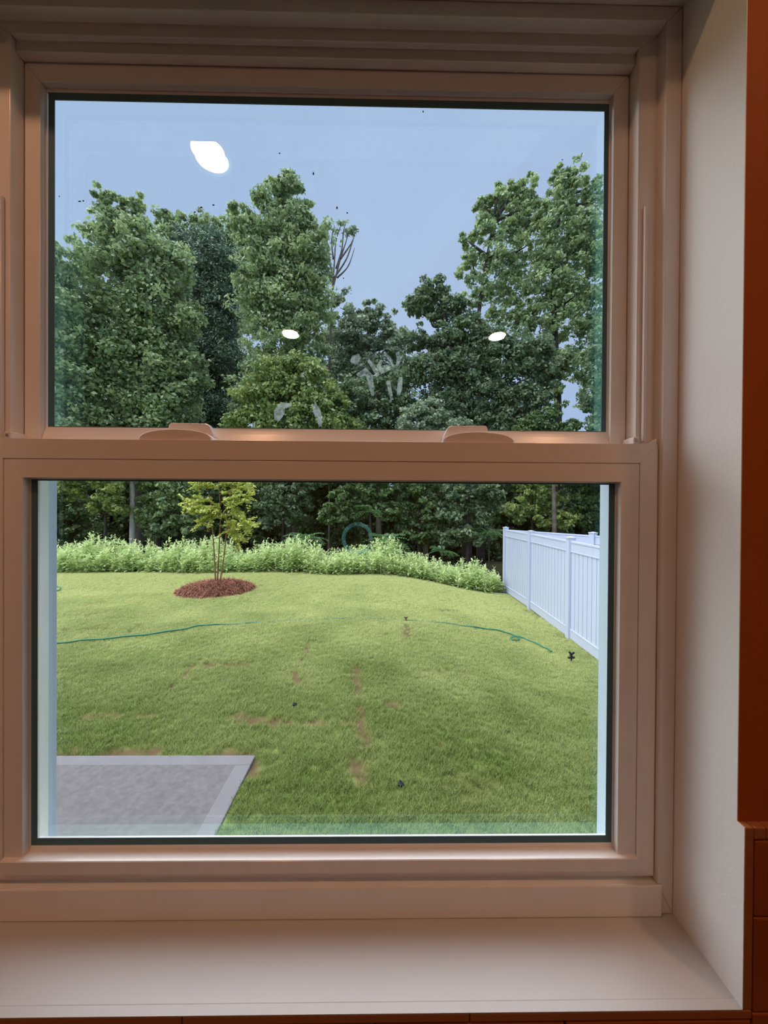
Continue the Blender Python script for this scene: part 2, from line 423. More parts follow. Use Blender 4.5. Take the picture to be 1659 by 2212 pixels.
# ---------------------------------------------------------------- backsplash tiles
XR = WX+H_RET
bs = empty('backsplash', (XR, 0.40, Z(-0.9)))
tag(bs, 'brown ceramic tile backsplash with beige edge strips around the window foot', 'backsplash', kind='structure')
ZTILE = -0.3345
MB().box(XR+0.0105, 1.6, 0.4030, YW-0.0003, Z(-0.70), Z(ZTILE)-0.0135).build('grout_bed', GROUT, bs)
MB().box(-1.6, XR+0.0105, 0.4030, YW-0.0003, Z(-0.70), Z(ZSILL)-0.0105).build('grout_bed', GROUT, bs)
MB().box(XR, XR+0.0098, 0.400, YW-0.0003, Z(ZSILL)+0.0002, Z(ZTILE)).build('edge_strip', TILE_TRIM, bs, bevel=0.0014)
MB().box(XR+0.0102, XR+0.0228, 0.400, YW-0.0003, Z(ZTILE)-0.0128, Z(ZTILE)).build('edge_strip', TILE_TRIM, bs, bevel=0.0014)
xx = XR+0.0232
while xx < 1.5:
    MB().box(xx, xx+0.2006, 0.400, YW-0.0003, Z(ZTILE)-0.0128, Z(ZTILE)).build('edge_strip', TILE_TRIM, bs, bevel=0.0014); xx += 0.201
xx = XR+0.0098
while xx > -1.4:
    MB().box(xx-0.3004, xx, 0.400, YW-0.0003, Z(ZSILL)-0.0098, Z(ZSILL)-0.0002).build('edge_strip', TILE_TRIM, bs, bevel=0.0014); xx -= 0.301
MB().box(XR-0.0010, XR-0.0001, 0.3998, YW-0.0010, Z(ZSILL)+0.0012, Z(ZTILE)+0.0004).build('pale_edge', PAINT, bs)  # thin pale skin over the inner edge of the brown strips
MB().box(WX-H_RET, XR, 0.3998, YW-0.0010, Z(ZSILL)-0.0001, Z(ZSILL)+0.0010).build('pale_edge', SILLP, bs)  # same pale skin along the front edge of the stool
rows = [(ZTILE-0.0148, -0.4300), (-0.4318, -0.5325), (-0.5343, -0.6350)]
for ri, (za, zb2) in enumerate(rows):
    xa = XR+0.0115; first = True
    while xa < 1.5:
        wdt = 0.2 if not (first and ri % 2) else 0.1
        MB().box(xa, xa+wdt-0.0018, 0.4008, 0.4090, Z(zb2), Z(za)).build('tile', TILE, bs, bevel=0.0016); xa += wdt; first = False
xa = XR+0.0095
while xa > -1.4:
    MB().box(xa-0.2+0.0018, xa, 0.4008, 0.4090, Z(-0.6350), Z(ZSILL)-0.0122).build('tile', TILE, bs, bevel=0.0016); xa -= 0.2

# ---------------------------------------------------------------- recessed ceiling lamps
mt, tt, b = new_mat('lamp_lens'); b.inputs['Base Color'].default_value = (0.9, 0.85, 0.75, 1)
b.inputs['Emission Color'].default_value = (*LAMP_COLOR, 1); b.inputs['Emission Strength'].default_value = LAMP_STRENGTH
LENS = mt
LAMPRING = plain('lamp_ring', (0.8, 0.78, 0.74), 0.5)
for x, y, lab in [(-0.551, -0.157, 'round recessed ceiling lamp above the left end of the sill'), (0.78, -0.157, 'round recessed ceiling lamp above the right end of the sill'),
                  (-0.582, -1.42, 'round recessed ceiling lamp on the left, further back in the room'), (0.767, -1.416, 'round recessed ceiling lamp on the right, further back in the room')]:
    L = empty('recessed_lamp', (x, y, CEILZ)); tag(L, lab, 'lamp', 'recessed ceiling lamps')
    MB().lathe([(0.050, -0.0005), (0.051, -0.004), (0.080, -0.003), (0.084, -0.0005), (0.050, -0.0005)], (x, y, CEILZ)).build('trim_ring', LAMPRING, L, smooth=True)
    q = MB().lathe([(0.0495, -0.001), (0.0495, -0.003)], (x, y, CEILZ), 32)
    q.f.append(tuple(range(32, 64))); q.f.append(tuple(range(32)))
    q.build('lens', LENS, L)

# ================================================================= garden
def sstep(a, b, x):
    t_ = np.clip((x-a)/(b-a), 0, 1); return t_*t_*(3-2*t_)
def ground(x, y):
    x = np.asarray(x, float); y = np.asarray(y, float)
    g = -0.165 - 0.60*sstep(-0.4, 3.75, x)
    g = g + 0.012*np.sin(1.3*x+0.6*y) + 0.010*np.sin(2.1*y-0.8*x+1.0)
    g = g - 0.9*sstep(10.8, 17.0, y)
    near = sstep(3.4, 2.6, y)*sstep(-0.3, -0.75, x)
    return g*(1-near) + near*(-0.165)
def hit(px, py):
    """pixel ray meets the ground"""
    d = _R*(px-CX)/F_PX - _U*(py-CY)/F_PX + _F
    d = d/d[1]; lo, hi = 0.7, 40.0
    y = lo
    while y < hi:
        z = CAM_Z + d[2]*y
        if z < float(ground(d[0]*y, y)): break
        y += 0.01
    return Vector((d[0]*y, y, float(ground(d[0]*y, y))))

# --- soil marks: seams between the sod strips and thin spots, located from the photograph
seams = [((450, 1437), (535, 1437), .035), ((510, 1551), (600, 1563), .04), ((190, 1548), (250, 1546), .03), ((290, 1546), (325, 1545), .02), ((600, 1563), (690, 1562), .02),
         ((770, 1440), (772, 1500), .03), ((775, 1530), (790, 1610), .03), ((365, 1492), (425, 1432), .02), ((640, 1450), (645, 1480), .03), ((668, 1388), (652, 1430), .02),
         ((878, 1352), (879, 1375), .03), ((950, 1319), (988, 1320), .03), ((905, 1452), (1010, 1455), .018), ((225, 1628), (330, 1626), .035), ((465, 1629), (548, 1631), .03), ((122, 1630), (160, 1628), .03),
         ((545, 1640), (553, 1668), .03), ((785, 1608), (792, 1606), .05), ((845, 1524), (860, 1522), .04), ((170, 1312), (230, 1300), .02), ((190, 1330), (240, 1322), .02), ((130, 1362), (235, 1360), .02),
         ((960, 1690), (1090, 1700), .05), ((1090, 1600), (1130, 1640), .05), ((950, 1610), (960, 1622), .05), ((1010, 1720), (1060, 1690), .05), ((700, 1560), (780, 1565), .02), ((765, 1650), (785, 1690), .03),
         ((1135, 1318), (1165, 1332), .06), ((1210, 1375), (1240, 1382), .05), ((380, 1239), (430, 1239), .10), ((130, 1232), (165, 1232), .10), ((610, 1243), (640, 1243), .05), ((280, 1366), (300, 1352), .02)]
segs = [(hit(*a_), hit(*b_), wd*2.2) for a_, b_, wd in seams]
def soil(x, y):
    s = np.zeros_like(x)
    for a_, b_, wd in segs:
        dx, dy = b_.x-a_.x, b_.y-a_.y; L2 = dx*dx+dy*dy+1e-9
        t_ = np.clip(((x-a_.x)*dx+(y-a_.y)*dy)/L2, 0, 1)
        dd = np.hypot(x-a_.x-t_*dx, y-a_.y-t_*dy)
        dd = dd + 0.015*np.sin(23*x+17*y)+0.012*np.sin(41*x-37*y)
        s = np.maximum(s, np.clip(1.25-dd/wd*0.8, 0, 1)*(0.55 if wd > 0.105 else 1.0))
    return s

# --- lawn and woodland floor
PX0, PX1 = -9.0, 3.9; PY0, PY1 = 0.62, 10.9
gx = np.arange(PX0, PX1+.001, 0.04); gy = np.arange(PY0, PY1+.001, 0.04)
GX, GY = np.meshgrid(gx, gy)
GZ = ground(GX, GY); SO = soil(GX.ravel(), GY.ravel())
V = np.stack([GX.ravel(), GY.ravel(), GZ.ravel() - 0.012*SO], 1)
pc = hit(545, 1635)
PATX, PATY = -0.865, 2.735
nx, ny = len(gx), len(gy)
I = np.arange(nx*ny).reshape(ny, nx)
FQ = np.stack([I[:-1, :-1].ravel(), I[:-1, 1:].ravel(), I[1:, 1:].ravel(), I[1:, :-1].ravel()], 1)
mt, tt, b = new_mat('lawn_ground')
at = tt.nodes.new('ShaderNodeAttribute'); at.attribute_name = 'tone'
ns = tt.nodes.new('ShaderNodeTexNoise'); ns.inputs['Scale'].default_value = 9; ns.inputs['Detail'].default_value = 6
co = tt.nodes.new('ShaderNodeTexCoord'); tt.links.new(co.outputs['Object'], ns.inputs['Vector'])
r1 = tt.nodes.new('ShaderNodeValToRGB'); r1.color_ramp.elements[0].position = .35; r1.color_ramp.elements[1].position = .7
r1.color_ramp.elements[0].color = (0.13, 0.19, 0.045, 1); r1.color_ramp.elements[1].color = (0.26, 0.30, 0.09, 1)
mxc = tt.nodes.new('ShaderNodeMix'); mxc.data_type = 'RGBA'; mxc.inputs[7].default_value = (0.13, 0.085, 0.045, 1)
tt.links.new(ns.outputs['Fac'], r1.inputs['Fac']); tt.links.new(r1.outputs['Color'], mxc.inputs[6]); tt.links.new(at.outputs['Fac'], mxc.inputs[0])
tt.links.new(mxc.outputs[2], b.inputs['Base Color']); b.inputs['Roughness'].default_value = 0.95; b.inputs['Specular IOR Level'].default_value = 0.1
LAWNM = mt
lawn = link_mesh('lawn', quads_mesh('lawn', V, LAWNM, SO, faces=FQ))
tag(lawn, 'newly sodded green lawn sloping down to the white fence', 'lawn', kind='structure')

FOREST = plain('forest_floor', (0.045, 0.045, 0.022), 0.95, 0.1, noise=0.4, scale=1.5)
gx2 = np.arange(-40, 40.1, 1.0); gy2 = np.arange(10.9, 60, 1.0)
GX2, GY2 = np.meshgrid(gx2, gy2)
V2 = np.stack([GX2.ravel(), GY2.ravel(), ground(np.clip(GX2, -9, 3.9), GY2).ravel()-0.01], 1)
I2 = np.arange(V2.shape[0]).reshape(len(gy2), len(gx2))
F2 = np.stack([I2[:-1, :-1].ravel(), I2[:-1, 1:].ravel(), I2[1:, 1:].ravel(), I2[1:, :-1].ravel()], 1)
tag(link_mesh('forest_ground', quads_mesh('forest_ground', V2, FOREST, faces=F2)), 'shaded leaf-covered ground under the trees', 'ground', kind='structure')
# lawn of the neighbour beyond the fence and further left
NB = plain('far_grass', (0.20, 0.26, 0.08), 0.95, 0.1, noise=0.25, scale=6)
q = MB()
def sheet(xa, xb, ya, yb, n=14):
    for i in range(n):
        for j in range(n):
            xs = (xa+(xb-xa)*i/n, xa+(xb-xa)*(i+1)/n); ys = (ya+(yb-ya)*j/n, ya+(yb-ya)*(j+1)/n)
            k = len(q.v)
            q.v += [(x_, y_, float(ground(min(max(x_, -9), 3.9), y_))-0.012) for x_, y_ in ((xs[0], ys[0]), (xs[1], ys[0]), (xs[1], ys[1]), (xs[0], ys[1]))]
            q.f.append((k, k+1, k+2, k+3))
sheet(3.9, 30, 0.62, 10.9); sheet(-30, -9.0, 0.62, 10.9)
tag(q.build('neighbour_ground', NB), 'grass ground on the far side of the fence', 'ground', kind='structure')

# --- grass blades: tufts scattered on the lawn
def tuft(name, nb, rad, hmin, hmax, wd):
    V = []; T = []
    for i in range(nb):
        a_ = random.uniform(0, 2*math.pi); r = rad*math.sqrt(random.random())
        x, y = r*math.cos(a_), r*math.sin(a_)
        h = random.uniform(hmin, hmax); d_ = random.uniform(0, 2*math.pi); lean = random.uniform(0.3, 1.3)*h
        ux, uy = math.cos(d_), math.sin(d_); sx, sy = -uy*wd, ux*wd
        V += [(x-sx, y-sy, -0.004), (x+sx, y+sy, -0.004), (x+ux*lean*.45+sx*.8, y+uy*lean*.45+sy*.8, h*.62), (x+ux*lean*.45-sx*.8, y+uy*lean*.45-sy*.8, h*.62)]
        V += [(x+ux*lean*.45-sx*.8, y+uy*lean*.45-sy*.8, h*.62), (x+ux*lean*.45+sx*.8, y+uy*lean*.45+sy*.8, h*.62), (x+ux*lean+sx*.1, y+uy*lean+sy*.1, h), (x+ux*lean-sx*.1, y+uy*lean-sy*.1, h)]
        T += [random.random()]*8
    return bpy.data.objects.new(name, quads_mesh(name, np.array(V), GRASS, np.array(T)))
mt, tt, b = new_mat('grass_blades')
at = tt.nodes.new('ShaderNodeAttribute'); at.attribute_name = 'tone'
ge = tt.nodes.new('ShaderNodeNewGeometry')
n1 = tt.nodes.new('ShaderNodeTexNoise'); n1.inputs['Scale'].default_value = 1.3; n1.inputs['Detail'].default_value = 5; tt.links.new(ge.outputs['Position'], n1.inputs['Vector'])
r1 = tt.nodes.new('ShaderNodeValToRGB')
r1.color_ramp.elements[0].color = (0.125, 0.19, 0.035, 1); r1.color_ramp.elements[1].color = (0.27, 0.33, 0.09, 1)
tt.links.new(at.outputs['Fac'], r1.inputs['Fac'])
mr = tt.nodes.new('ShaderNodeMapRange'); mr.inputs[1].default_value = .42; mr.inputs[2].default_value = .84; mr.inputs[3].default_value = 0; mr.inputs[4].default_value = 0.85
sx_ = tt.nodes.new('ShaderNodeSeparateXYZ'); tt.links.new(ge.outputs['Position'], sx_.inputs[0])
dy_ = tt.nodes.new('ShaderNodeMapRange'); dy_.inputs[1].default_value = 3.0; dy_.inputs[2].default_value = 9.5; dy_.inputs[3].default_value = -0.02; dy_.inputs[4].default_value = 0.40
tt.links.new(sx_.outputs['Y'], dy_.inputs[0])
ad = tt.nodes.new('ShaderNodeMath'); ad.operation = 'ADD'; hf = tt.nodes.new('ShaderNodeMath'); hf.operation = 'MULTIPLY_ADD'; hf.inputs[1].default_value = 0.45; hf.inputs[2].default_value = 0.275; tt.links.new(n1.outputs['Fac'], hf.inputs[0]); tt.links.new(hf.outputs[0], ad.inputs[0]); tt.links.new(dy_.outputs[0], ad.inputs[1]); tt.links.new(ad.outputs[0], mr.inputs[0])   # blade colour turns paler and yellower towards the back
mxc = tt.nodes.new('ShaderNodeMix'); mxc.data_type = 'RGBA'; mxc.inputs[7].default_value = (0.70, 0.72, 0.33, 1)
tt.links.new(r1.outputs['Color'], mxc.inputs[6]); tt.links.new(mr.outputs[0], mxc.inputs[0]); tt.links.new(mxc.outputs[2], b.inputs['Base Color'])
b.inputs['Roughness'].default_value = 0.55; b.inputs['Specular IOR Level'].default_value = 0.3
tr = tt.nodes.new('ShaderNodeBsdfTranslucent'); tt.links.new(mxc.outputs[2], tr.inputs['Color'])
mx = tt.nodes.new('ShaderNodeMixShader'); mx.inputs[0].default_value = 0.3
tt.links.new(b.outputs[0], mx.inputs[1]); tt.links.new(tr.outputs[0], mx.inputs[2]); tt.links.new(mx.outputs[0], tt.nodes['Material Output'].inputs['Surface'])
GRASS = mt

def scatter(name, src, pts, scl, label, parent=None):
    """points mesh with tuft instances (grass: stuff)"""
    me = bpy.data.meshes.new(name); n = len(pts)
    me.vertices.add(n); me.vertices.foreach_set('co', np.ascontiguousarray(pts, dtype=np.float32).ravel())
    a_ = me.attributes.new('rot', 'FLOAT', 'POINT'); a_.data.foreach_set('value', RNG.uniform(0, 6.283, n).astype(np.float32))
    a_ = me.attributes.new('scl', 'FLOAT', 'POINT'); a_.data.foreach_set('value', scl.astype(np.float32))
    me.update()
    o = link_mesh(name, me, parent)
    g = bpy.data.node_groups.new(name+'_nodes', 'GeometryNodeTree')
    g.interface.new_socket('Geometry', in_out='INPUT', socket_type='NodeSocketGeometry'); g.interface.new_socket('Geometry', in_out='OUTPUT', socket_type='NodeSocketGeometry')
    gi = g.nodes.new('NodeGroupInput'); go = g.nodes.new('NodeGroupOutput')
    ip = g.nodes.new('GeometryNodeInstanceOnPoints'); oi = g.nodes.new('GeometryNodeObjectInfo'); oi.inputs[0].default_value = src
    oi.inputs['As Instance'].default_value = True
    ar = g.nodes.new('GeometryNodeInputNamedAttribute'); ar.inputs[0].default_value = 'rot'
    asx = g.nodes.new('GeometryNodeInputNamedAttribute'); asx.inputs[0].default_value = 'scl'
    cb = g.nodes.new('ShaderNodeCombineXYZ')
    g.links.new(ar.outputs[0], cb.inputs['Z']); g.links.new(gi.outputs[0], ip.inputs['Points']); g.links.new(oi.outputs['Geometry'], ip.inputs['Instance'])
    g.links.new(cb.outputs[0], ip.inputs['Rotation']); g.links.new(asx.outputs[0], ip.inputs['Scale']); g.links.new(ip.outputs[0], go.inputs[0])
    md = o.modifiers.new('scatter', 'NODES'); md.node_group = g
    return tag(o, label, 'grass', kind='stuff')

def grass_points(n):
    x = RNG.uniform(-8.9, 3.8, n); y = RNG.uniform(0.7, 10.85, n)
    keep = ~((x < PATX+0.02) & (y < PATY+0.02))
    keep &= (x > -0.80*y-0.6) & (x < 0.72*y+0.5)                       # the wedge of lawn the window looks on to, with margin
    dens = np.where(y < 4.5, 1.0, np.where(y < 7, 0.62, 0.42))
    keep &= RNG.random(n) < dens
    keep &= RNG.random(n) > soil(x, y)*0.93
    x, y = x[keep], y[keep]
    sc = RNG.uniform(0.7, 1.25, len(x))*np.where(y > 6, 0.95, 1.0)
    return np.stack([x, y, ground(x, y)], 1), sc
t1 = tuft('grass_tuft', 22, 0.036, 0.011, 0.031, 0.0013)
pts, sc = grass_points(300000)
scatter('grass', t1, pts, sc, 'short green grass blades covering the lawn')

# --- patio
CONC = plain('concrete', (0.146, 0.130, 0.134), 0.85, 0.2, noise=0.16, scale=30, bump=0.5, bscale=90)
CONC2 = plain('concrete_edge', (0.178, 0.166, 0.175), 0.7, 0.25, noise=0.07, scale=7, bump=0.15, bscale=60)
pt = empty('patio_slab', (-2.5, 1.6, -0.3)); tag(pt, 'grey concrete patio slab at the corner of the lawn', 'patio', kind='structure')
MB().box(-5.0, PATX-0.002, 0.62, PATY-0.002, -0.30, -0.150).build('slab', CONC, pt, bevel=0.006)
bw = 0.105
MB().box(-5.0, PATX, PATY-bw, PATY, -0.28, -0.1485).build('edge_band', CONC2, pt, bevel=0.006)
MB().box(PATX-bw, PATX, 0.62, PATY-bw-0.001, -0.28, -0.1485).build('edge_band', CONC2, pt, bevel=0.006)

# --- garden hose
HOSE = plain('green_hose', (0.02, 0.16, 0.09), 0.4, 0.5)
hp = [(122, 1281), (130, 1276), (126, 1270), (110, 1272), (60, 1300), (40, 1370), (80, 1398), (122, 1396), (170, 1390), (250, 1383), (330, 1374), (400, 1363), (440, 1355), (490, 1352), (560, 1346), (640, 1340), (720, 1338), (800, 1337), (876, 1341), (940, 1345), (1000, 1354), (1050, 1362), (1085, 1368), (1112, 1377), (1122, 1385), (1110, 1387), (1104, 1382), (1118, 1379), (1150, 1390), (1175, 1402), (1192, 1411)]
wp = [hit(*p) for p in hp]
def smooth_path(pts, k=8):
    r_ = []
    for i in range(len(pts)-1):
        p0, p1, p2, p3 = pts[max(i-1, 0)], pts[i], pts[i+1], pts[min(i+2, len(pts)-1)]
        for j in range(k):
            t_ = j/k
            r_.append(0.5*((2*p1)+(p2-p0)*t_+(2*p0-5*p1+4*p2-p3)*t_*t_+(3*p1-p0-3*p2+p3)*t_**3))
    r_.append(pts[-1]); return r_
sp = smooth_path(wp)
for i, p in enumerate(sp):
    u = i/len(sp)
    lift = 0.005 + 0.029*(1-float(sstep(0.38, 0.50, u))) + 0.029*float(sstep(0.60, 0.72, u))
    p.z = float(ground(p.x, p.y)) + lift + 0.004*math.sin(i*0.7)
tag(MB().tube(sp, 0.0120, 8).build('garden_hose', HOSE, smooth=True), 'green garden hose snaking across the lawn', 'hose')

# --- sprinklers
BLACK = plain('black_plastic', (0.012, 0.012, 0.018), 0.45, 0.4)
BRONZE = plain('brown_plastic', (0.10, 0.035, 0.025), 0.5, 0.4)
g0 = hit(1234, 1432); s0 = empty('spike_sprinkler', g0); tag(s0, 'black spike sprinkler standing in the grass near the fence', 'sprinkler')
MB().tube([g0+Vector((0, 0, -0.02)), g0+Vector((0, 0, 0.06)), g0+Vector((0, 0, 0.09))], [0.006, 0.012, 0.016], 8).build('spike', BLACK, s0, smooth=True)
MB().tube([g0+Vector((-0.045, 0.01, 0.075)), g0+Vector((0.045, -0.01, 0.085))], 0.018, 8).build('body', BLACK, s0)
MB().tube([g0+Vector((0.005, 0, 0.08)), g0+Vector((-0.005, 0, 0.14)), g0+Vector((-0.035, 0, 0.165))], [0.020, 0.018, 0.015], 8).build('nozzle', BLACK, s0)
MB().obox(g0+Vector((0.012, 0, 0.135)), Vector((0.8, 0, 0.6)), Vector((0, 1, 0)), Vector((-0.6, 0, 0.8)), 0.040, 0.010, 0.011).build('swing_arm', BLACK, s0)
MB().tube([g0+Vector((-0.012, -0.012, 0.03)), g0+Vector((0.012, -0.012, 0.03))], 0.010, 8).build('hose_coupling', METAL, s0)
g1 = hit(877, 1341); s1 = empty('riser_sprinkler', g1); tag(s1, 'small brown sprinkler head beside the hose in mid lawn', 'sprinkler')
MB().tube([g1+Vector((0, 0, -0.02)), g1+Vector((0, 0, 0.05))], 0.010, 8).build('riser', BRONZE, s1)
MB().tube([g1+Vector((-0.028, 0, 0.062)), g1+Vector((-0.008, 0, 0.050)), g1+Vector((0.008, 0, 0.050)), g1+Vector((0.028, 0, 0.062))], [0.010, 0.014, 0.014, 0.010], 8).build('head', BRONZE, s1)
for px, py, rr, lab in [(866, 1703, .022, 'dark clod of earth in the near grass'), (636, 1527, .02, 'dark clod of earth left of the long sod seam'), (1243-100, 1299, .02, 'dark clod of earth by the fence foot')]:
    g2 = hit(px, py); q = MB(); rings = 5; sg = 8
    for i in range(rings+1):
        for j in range(sg):
            a1 = math.pi*i/rings; a2 = 2*math.pi*j/sg; r_ = rr*(1+random.uniform(-.3, .3))
            q.v.append((g2.x+r_*math.sin(a1)*math.cos(a2), g2.y+r_*math.sin(a1)*math.sin(a2), g2.z+0.022+0.8*r_*math.cos(a1)))
    q.f = [(i*sg+j, i*sg+(j+1) % sg, (i+1)*sg+(j+1) % sg, (i+1)*sg+j) for i in range(rings) for j in range(sg)]
    tag(q.build('earth_clod', SPECK), lab, 'clod')

# --- vinyl fence
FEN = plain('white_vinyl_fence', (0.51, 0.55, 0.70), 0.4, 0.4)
FTOP = CAM_Z-0.475
def fence(name, posts, label, first_post=True):
    f0 = Vector(posts[0]); base = float(ground(min(f0.x, 3.9), min(f0.y, 10.8)))
    root = empty(name, (f0.x, f0.y, -0.76)); tag(root, label, 'fence')
    top = FTOP; bz = -0.80
    for i, p in enumerate(posts):
        if i == 0 and not first_post: continue
        j = max(0, min(i, len(posts)-2))
        d_ = (Vector(posts[j+1])-Vector(posts[j])); d_.z = 0; d_.normalize(); nr = Vector((-d_.y, d_.x, 0)); up = Vector((0, 0, 1))
        po = MB().obox((p[0], p[1], (bz-0.05+top-0.03)/2), d_, nr, up, 0.0635, 0.0635, (top-0.03-bz+0.05)/2).build('post', FEN, root, bevel=0.004)
        qc = MB().obox((p[0], p[1], top-0.022), d_, nr, up, 0.072, 0.072, 0.010)
        k = len(qc.v)
        for sx, sy in ((-1,-1),(1,-1),(1,1),(-1,1)): qc.v.append(tuple(Vector((p[0], p[1], top-0.012))+d_*sx*0.066+nr*sy*0.066))
        qc.v.append((p[0], p[1], top+0.006)); qc.f += [(k, k+1, k+4), (k+1, k+2, k+4), (k+2, k+3, k+4), (k+3, k, k+4)]
        qc.build('post_cap', FEN, po)
    for i in range(len(posts)-1):
        a_, b_ = Vector((posts[i][0], posts[i][1], 0)), Vector((posts[i+1][0], posts[i+1][1], 0))
        d_ = (b_-a_); L = d_.length; d_.normalize(); nr = Vector((-d_.y, d_.x, 0)); up = Vector((0, 0, 1))
        A = a_+d_*0.062; Lp = L-0.124; mid = A+d_*Lp/2
        zt_ = top-0.085
        MB().obox(mid+up*(zt_-0.012), d_, nr, up, Lp/2, 0.030, 0.018).build('top_cap_rail', FEN, root, bevel=0.003)
        MB().obox(mid+up*(zt_-0.105), d_, nr, up, Lp/2, 0.022, 0.074).build('top_rail', FEN, root, bevel=0.004)
        MB().obox(mid+up*(zt_-0.186), d_, nr, up, Lp/2, 0.030, 0.010).build('rail_moulding', FEN, root, bevel=0.002)
        zbr = bz+0.21
        MB().obox(mid+up*(zbr-0.07), d_, nr, up, Lp/2, 0.024, 0.085).build('bottom_rail', FEN, root, bevel=0.004)
        MB().obox(mid+up*(zbr+0.018), d_, nr, up, Lp/2, 0.032, 0.010).build('rail_moulding', FEN, root, bevel=0.002)
        nb = 13; bwid = Lp/nb; shared = None
        z0_, z1_ = zbr, zt_-0.18
        for k in range(nb):
            c = A + d_*(bwid*(k+0.5)) + up*((z0_+z1_)/2)
            if shared is None:
                q = MB().obox((0, 0, 0), Vector((1, 0, 0)), Vector((0, 1, 0)), up, bwid/2-0.009, 0.016, (z1_-z0_)/2)
                ob = q.build('board', FEN, root, bevel=0.003); shared = ob
                ob.location = c; ob.rotation_euler.z = math.atan2(d_.y, d_.x)
            else:
                ob = shared.copy(); COL.objects.link(ob); ob.location = c
        MB().obox(mid+up*((z0_+z1_)/2), d_, nr, up, Lp/2, 0.003, (z1_-z0_)/2).build('board_backing', FEN, root)
C0 = (3.69, 11.12, 0)
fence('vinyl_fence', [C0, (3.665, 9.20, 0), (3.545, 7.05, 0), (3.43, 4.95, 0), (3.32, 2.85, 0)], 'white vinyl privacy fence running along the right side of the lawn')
d_ = _R*(1281-CX)/F_PX - _U*(1149-CY)/F_PX + _F; kz = (FTOP-CAM_Z)/d_[2]
Pn = (d_[0]*kz, d_[1]*kz, 0)
dn = Vector((Pn[0]-C0[0], Pn[1]-C0[1], 0))
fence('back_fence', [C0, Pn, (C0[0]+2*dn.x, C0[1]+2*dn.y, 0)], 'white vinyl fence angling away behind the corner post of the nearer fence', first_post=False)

# ================================================================= plants
def leaves(centers, normals, size, aspect, fold=0.25, spread=0.9):
    """rhombic folded leaves: (n,3) centres, preferred normals, sizes -> quads (two halves sharing the midrib)"""
    n = len(centers)
    nm = normals + RNG.normal(0, spread, (n, 3)); nm /= np.linalg.norm(nm, axis=1, keepdims=True)+1e-9
    a_ = np.cross(nm, RNG.normal(0, 1, (n, 3))); a_ /= np.linalg.norm(a_, axis=1, keepdims=True)+1e-9
    b_ = np.cross(nm, a_)
    L = (size*0.5)[:, None]; W = L*aspect
    p0 = centers-a_*L; p2 = centers+a_*L
    p1 = centers+b_*W+nm*W*fold; p3 = centers-b_*W+nm*W*fold
    return np.stack([p0, p1, p2, p3], 1).reshape(-1, 3)

def foliage(blobs, Y, size, dens, clump=0.30, tone=(0.2, 0.9), aspect=0.62, up=0.55, lowcut=None, jitterY=0.0, thick=0.8):
    """blobs: (px, py, rx, ry[, dens factor, dY]) -> verts, tones"""
    Vs, Ts = [], []
    for bl in blobs:
        px, py, rx, ry = bl[:4]; df = bl[4] if len(bl) > 4 else 1.0; dy = bl[5] if len(bl) > 5 else 0.0
        y0 = Y+dy
        c = np.array(P(px, py, y0)); R_ = np.array([rx, (rx+ry)/2*thick, ry])*y0/F_PX
        area = math.pi*rx*ry
        leafpx = (size*F_PX/y0)**2*aspect*0.5*0.55
        n = int(area/leafpx*dens*df*2.1)
        ncl = max(6, int(n/42))
        u = RNG.normal(0, 1, (ncl, 3)); u /= np.linalg.norm(u, axis=1, keepdims=True)
        rr = RNG.uniform(0.25, 1.0, (ncl, 1))**0.55*np.where(RNG.random((ncl, 1)) < 0.16, 1.28, 1.0)
        cc = c + u*R_*rr
        crad = clump*np.mean(R_)*RNG.uniform(0.7, 1.6, ncl)
        crad = np.clip(crad, 0.16, 0.50)
        ctone = RNG.uniform(tone[0], tone[1], ncl)
        k = RNG.integers(0, ncl, n)
        off = RNG.normal(0, 1, (n, 3)); off /= np.linalg.norm(off, axis=1, keepdims=True); off *= (RNG.random((n, 1))**0.45)
        off[:, 2] *= 0.62
        pos = cc[k] + off*crad[k][:, None]
        nrm = off*0.7 + u[k]*0.35 + np.array([0, 0, up])
        sz = size*RNG.uniform(0.55, 1.2, n)
        Vs.append(leaves(pos, nrm, sz, aspect))
        Ts.append(np.repeat(np.clip(ctone[k]+RNG.normal(0, 0.22, n), 0, 1), 4))
    return np.concatenate(Vs), np.concatenate(Ts)

BARK = plain('bark', (0.16, 0.135, 0.115), 0.9, 0.1, noise=0.35, scale=4, bump=0.8, bscale=18)
BARKP = plain('pale_bark', (0.42, 0.39, 0.38), 0.9, 0.1, noise=0.25, scale=5, bump=0.8, bscale=18)
BARKD = plain('dark_bark', (0.055, 0.047, 0.042), 0.9, 0.1, noise=0.3, scale=4, bump=0.8, bscale=18)
LEAF = {
 'poplar': leaf_mat('poplar_leaf', (0.127, 0.217, 0.100), (0.464, 0.567, 0.263)),
 'pine': leaf_mat('pine_leaf', (0.084, 0.148, 0.100), (0.210, 0.308, 0.185), trans=0.15),
 'grey': leaf_mat('grey_leaf', (0.154, 0.227, 0.143), (0.403, 0.487, 0.306)),
 'oak': leaf_mat('oak_leaf', (0.073, 0.136, 0.068), (0.252, 0.336, 0.170)),
 'lime': leaf_mat('light_leaf', (0.156, 0.244, 0.072), (0.478, 0.551, 0.184)),
 'under': leaf_mat('understory_leaf', (0.050, 0.103, 0.039), (0.202, 0.299, 0.106)),
 'weed': leaf_mat('weed_leaf', (0.46, 0.62, 0.25), (0.88, 0.95, 0.55), trans=0.42),
 'myrtle': leaf_mat('myrtle_leaf', (0.324, 0.390, 0.068), (0.756, 0.780, 0.225), trans=0.35),
 'sumac': leaf_mat('sumac_leaf', (0.060, 0.144, 0.054), (0.204, 0.352, 0.144)),
}
TREES = 'trees at the edge of the wood behind the lawn'
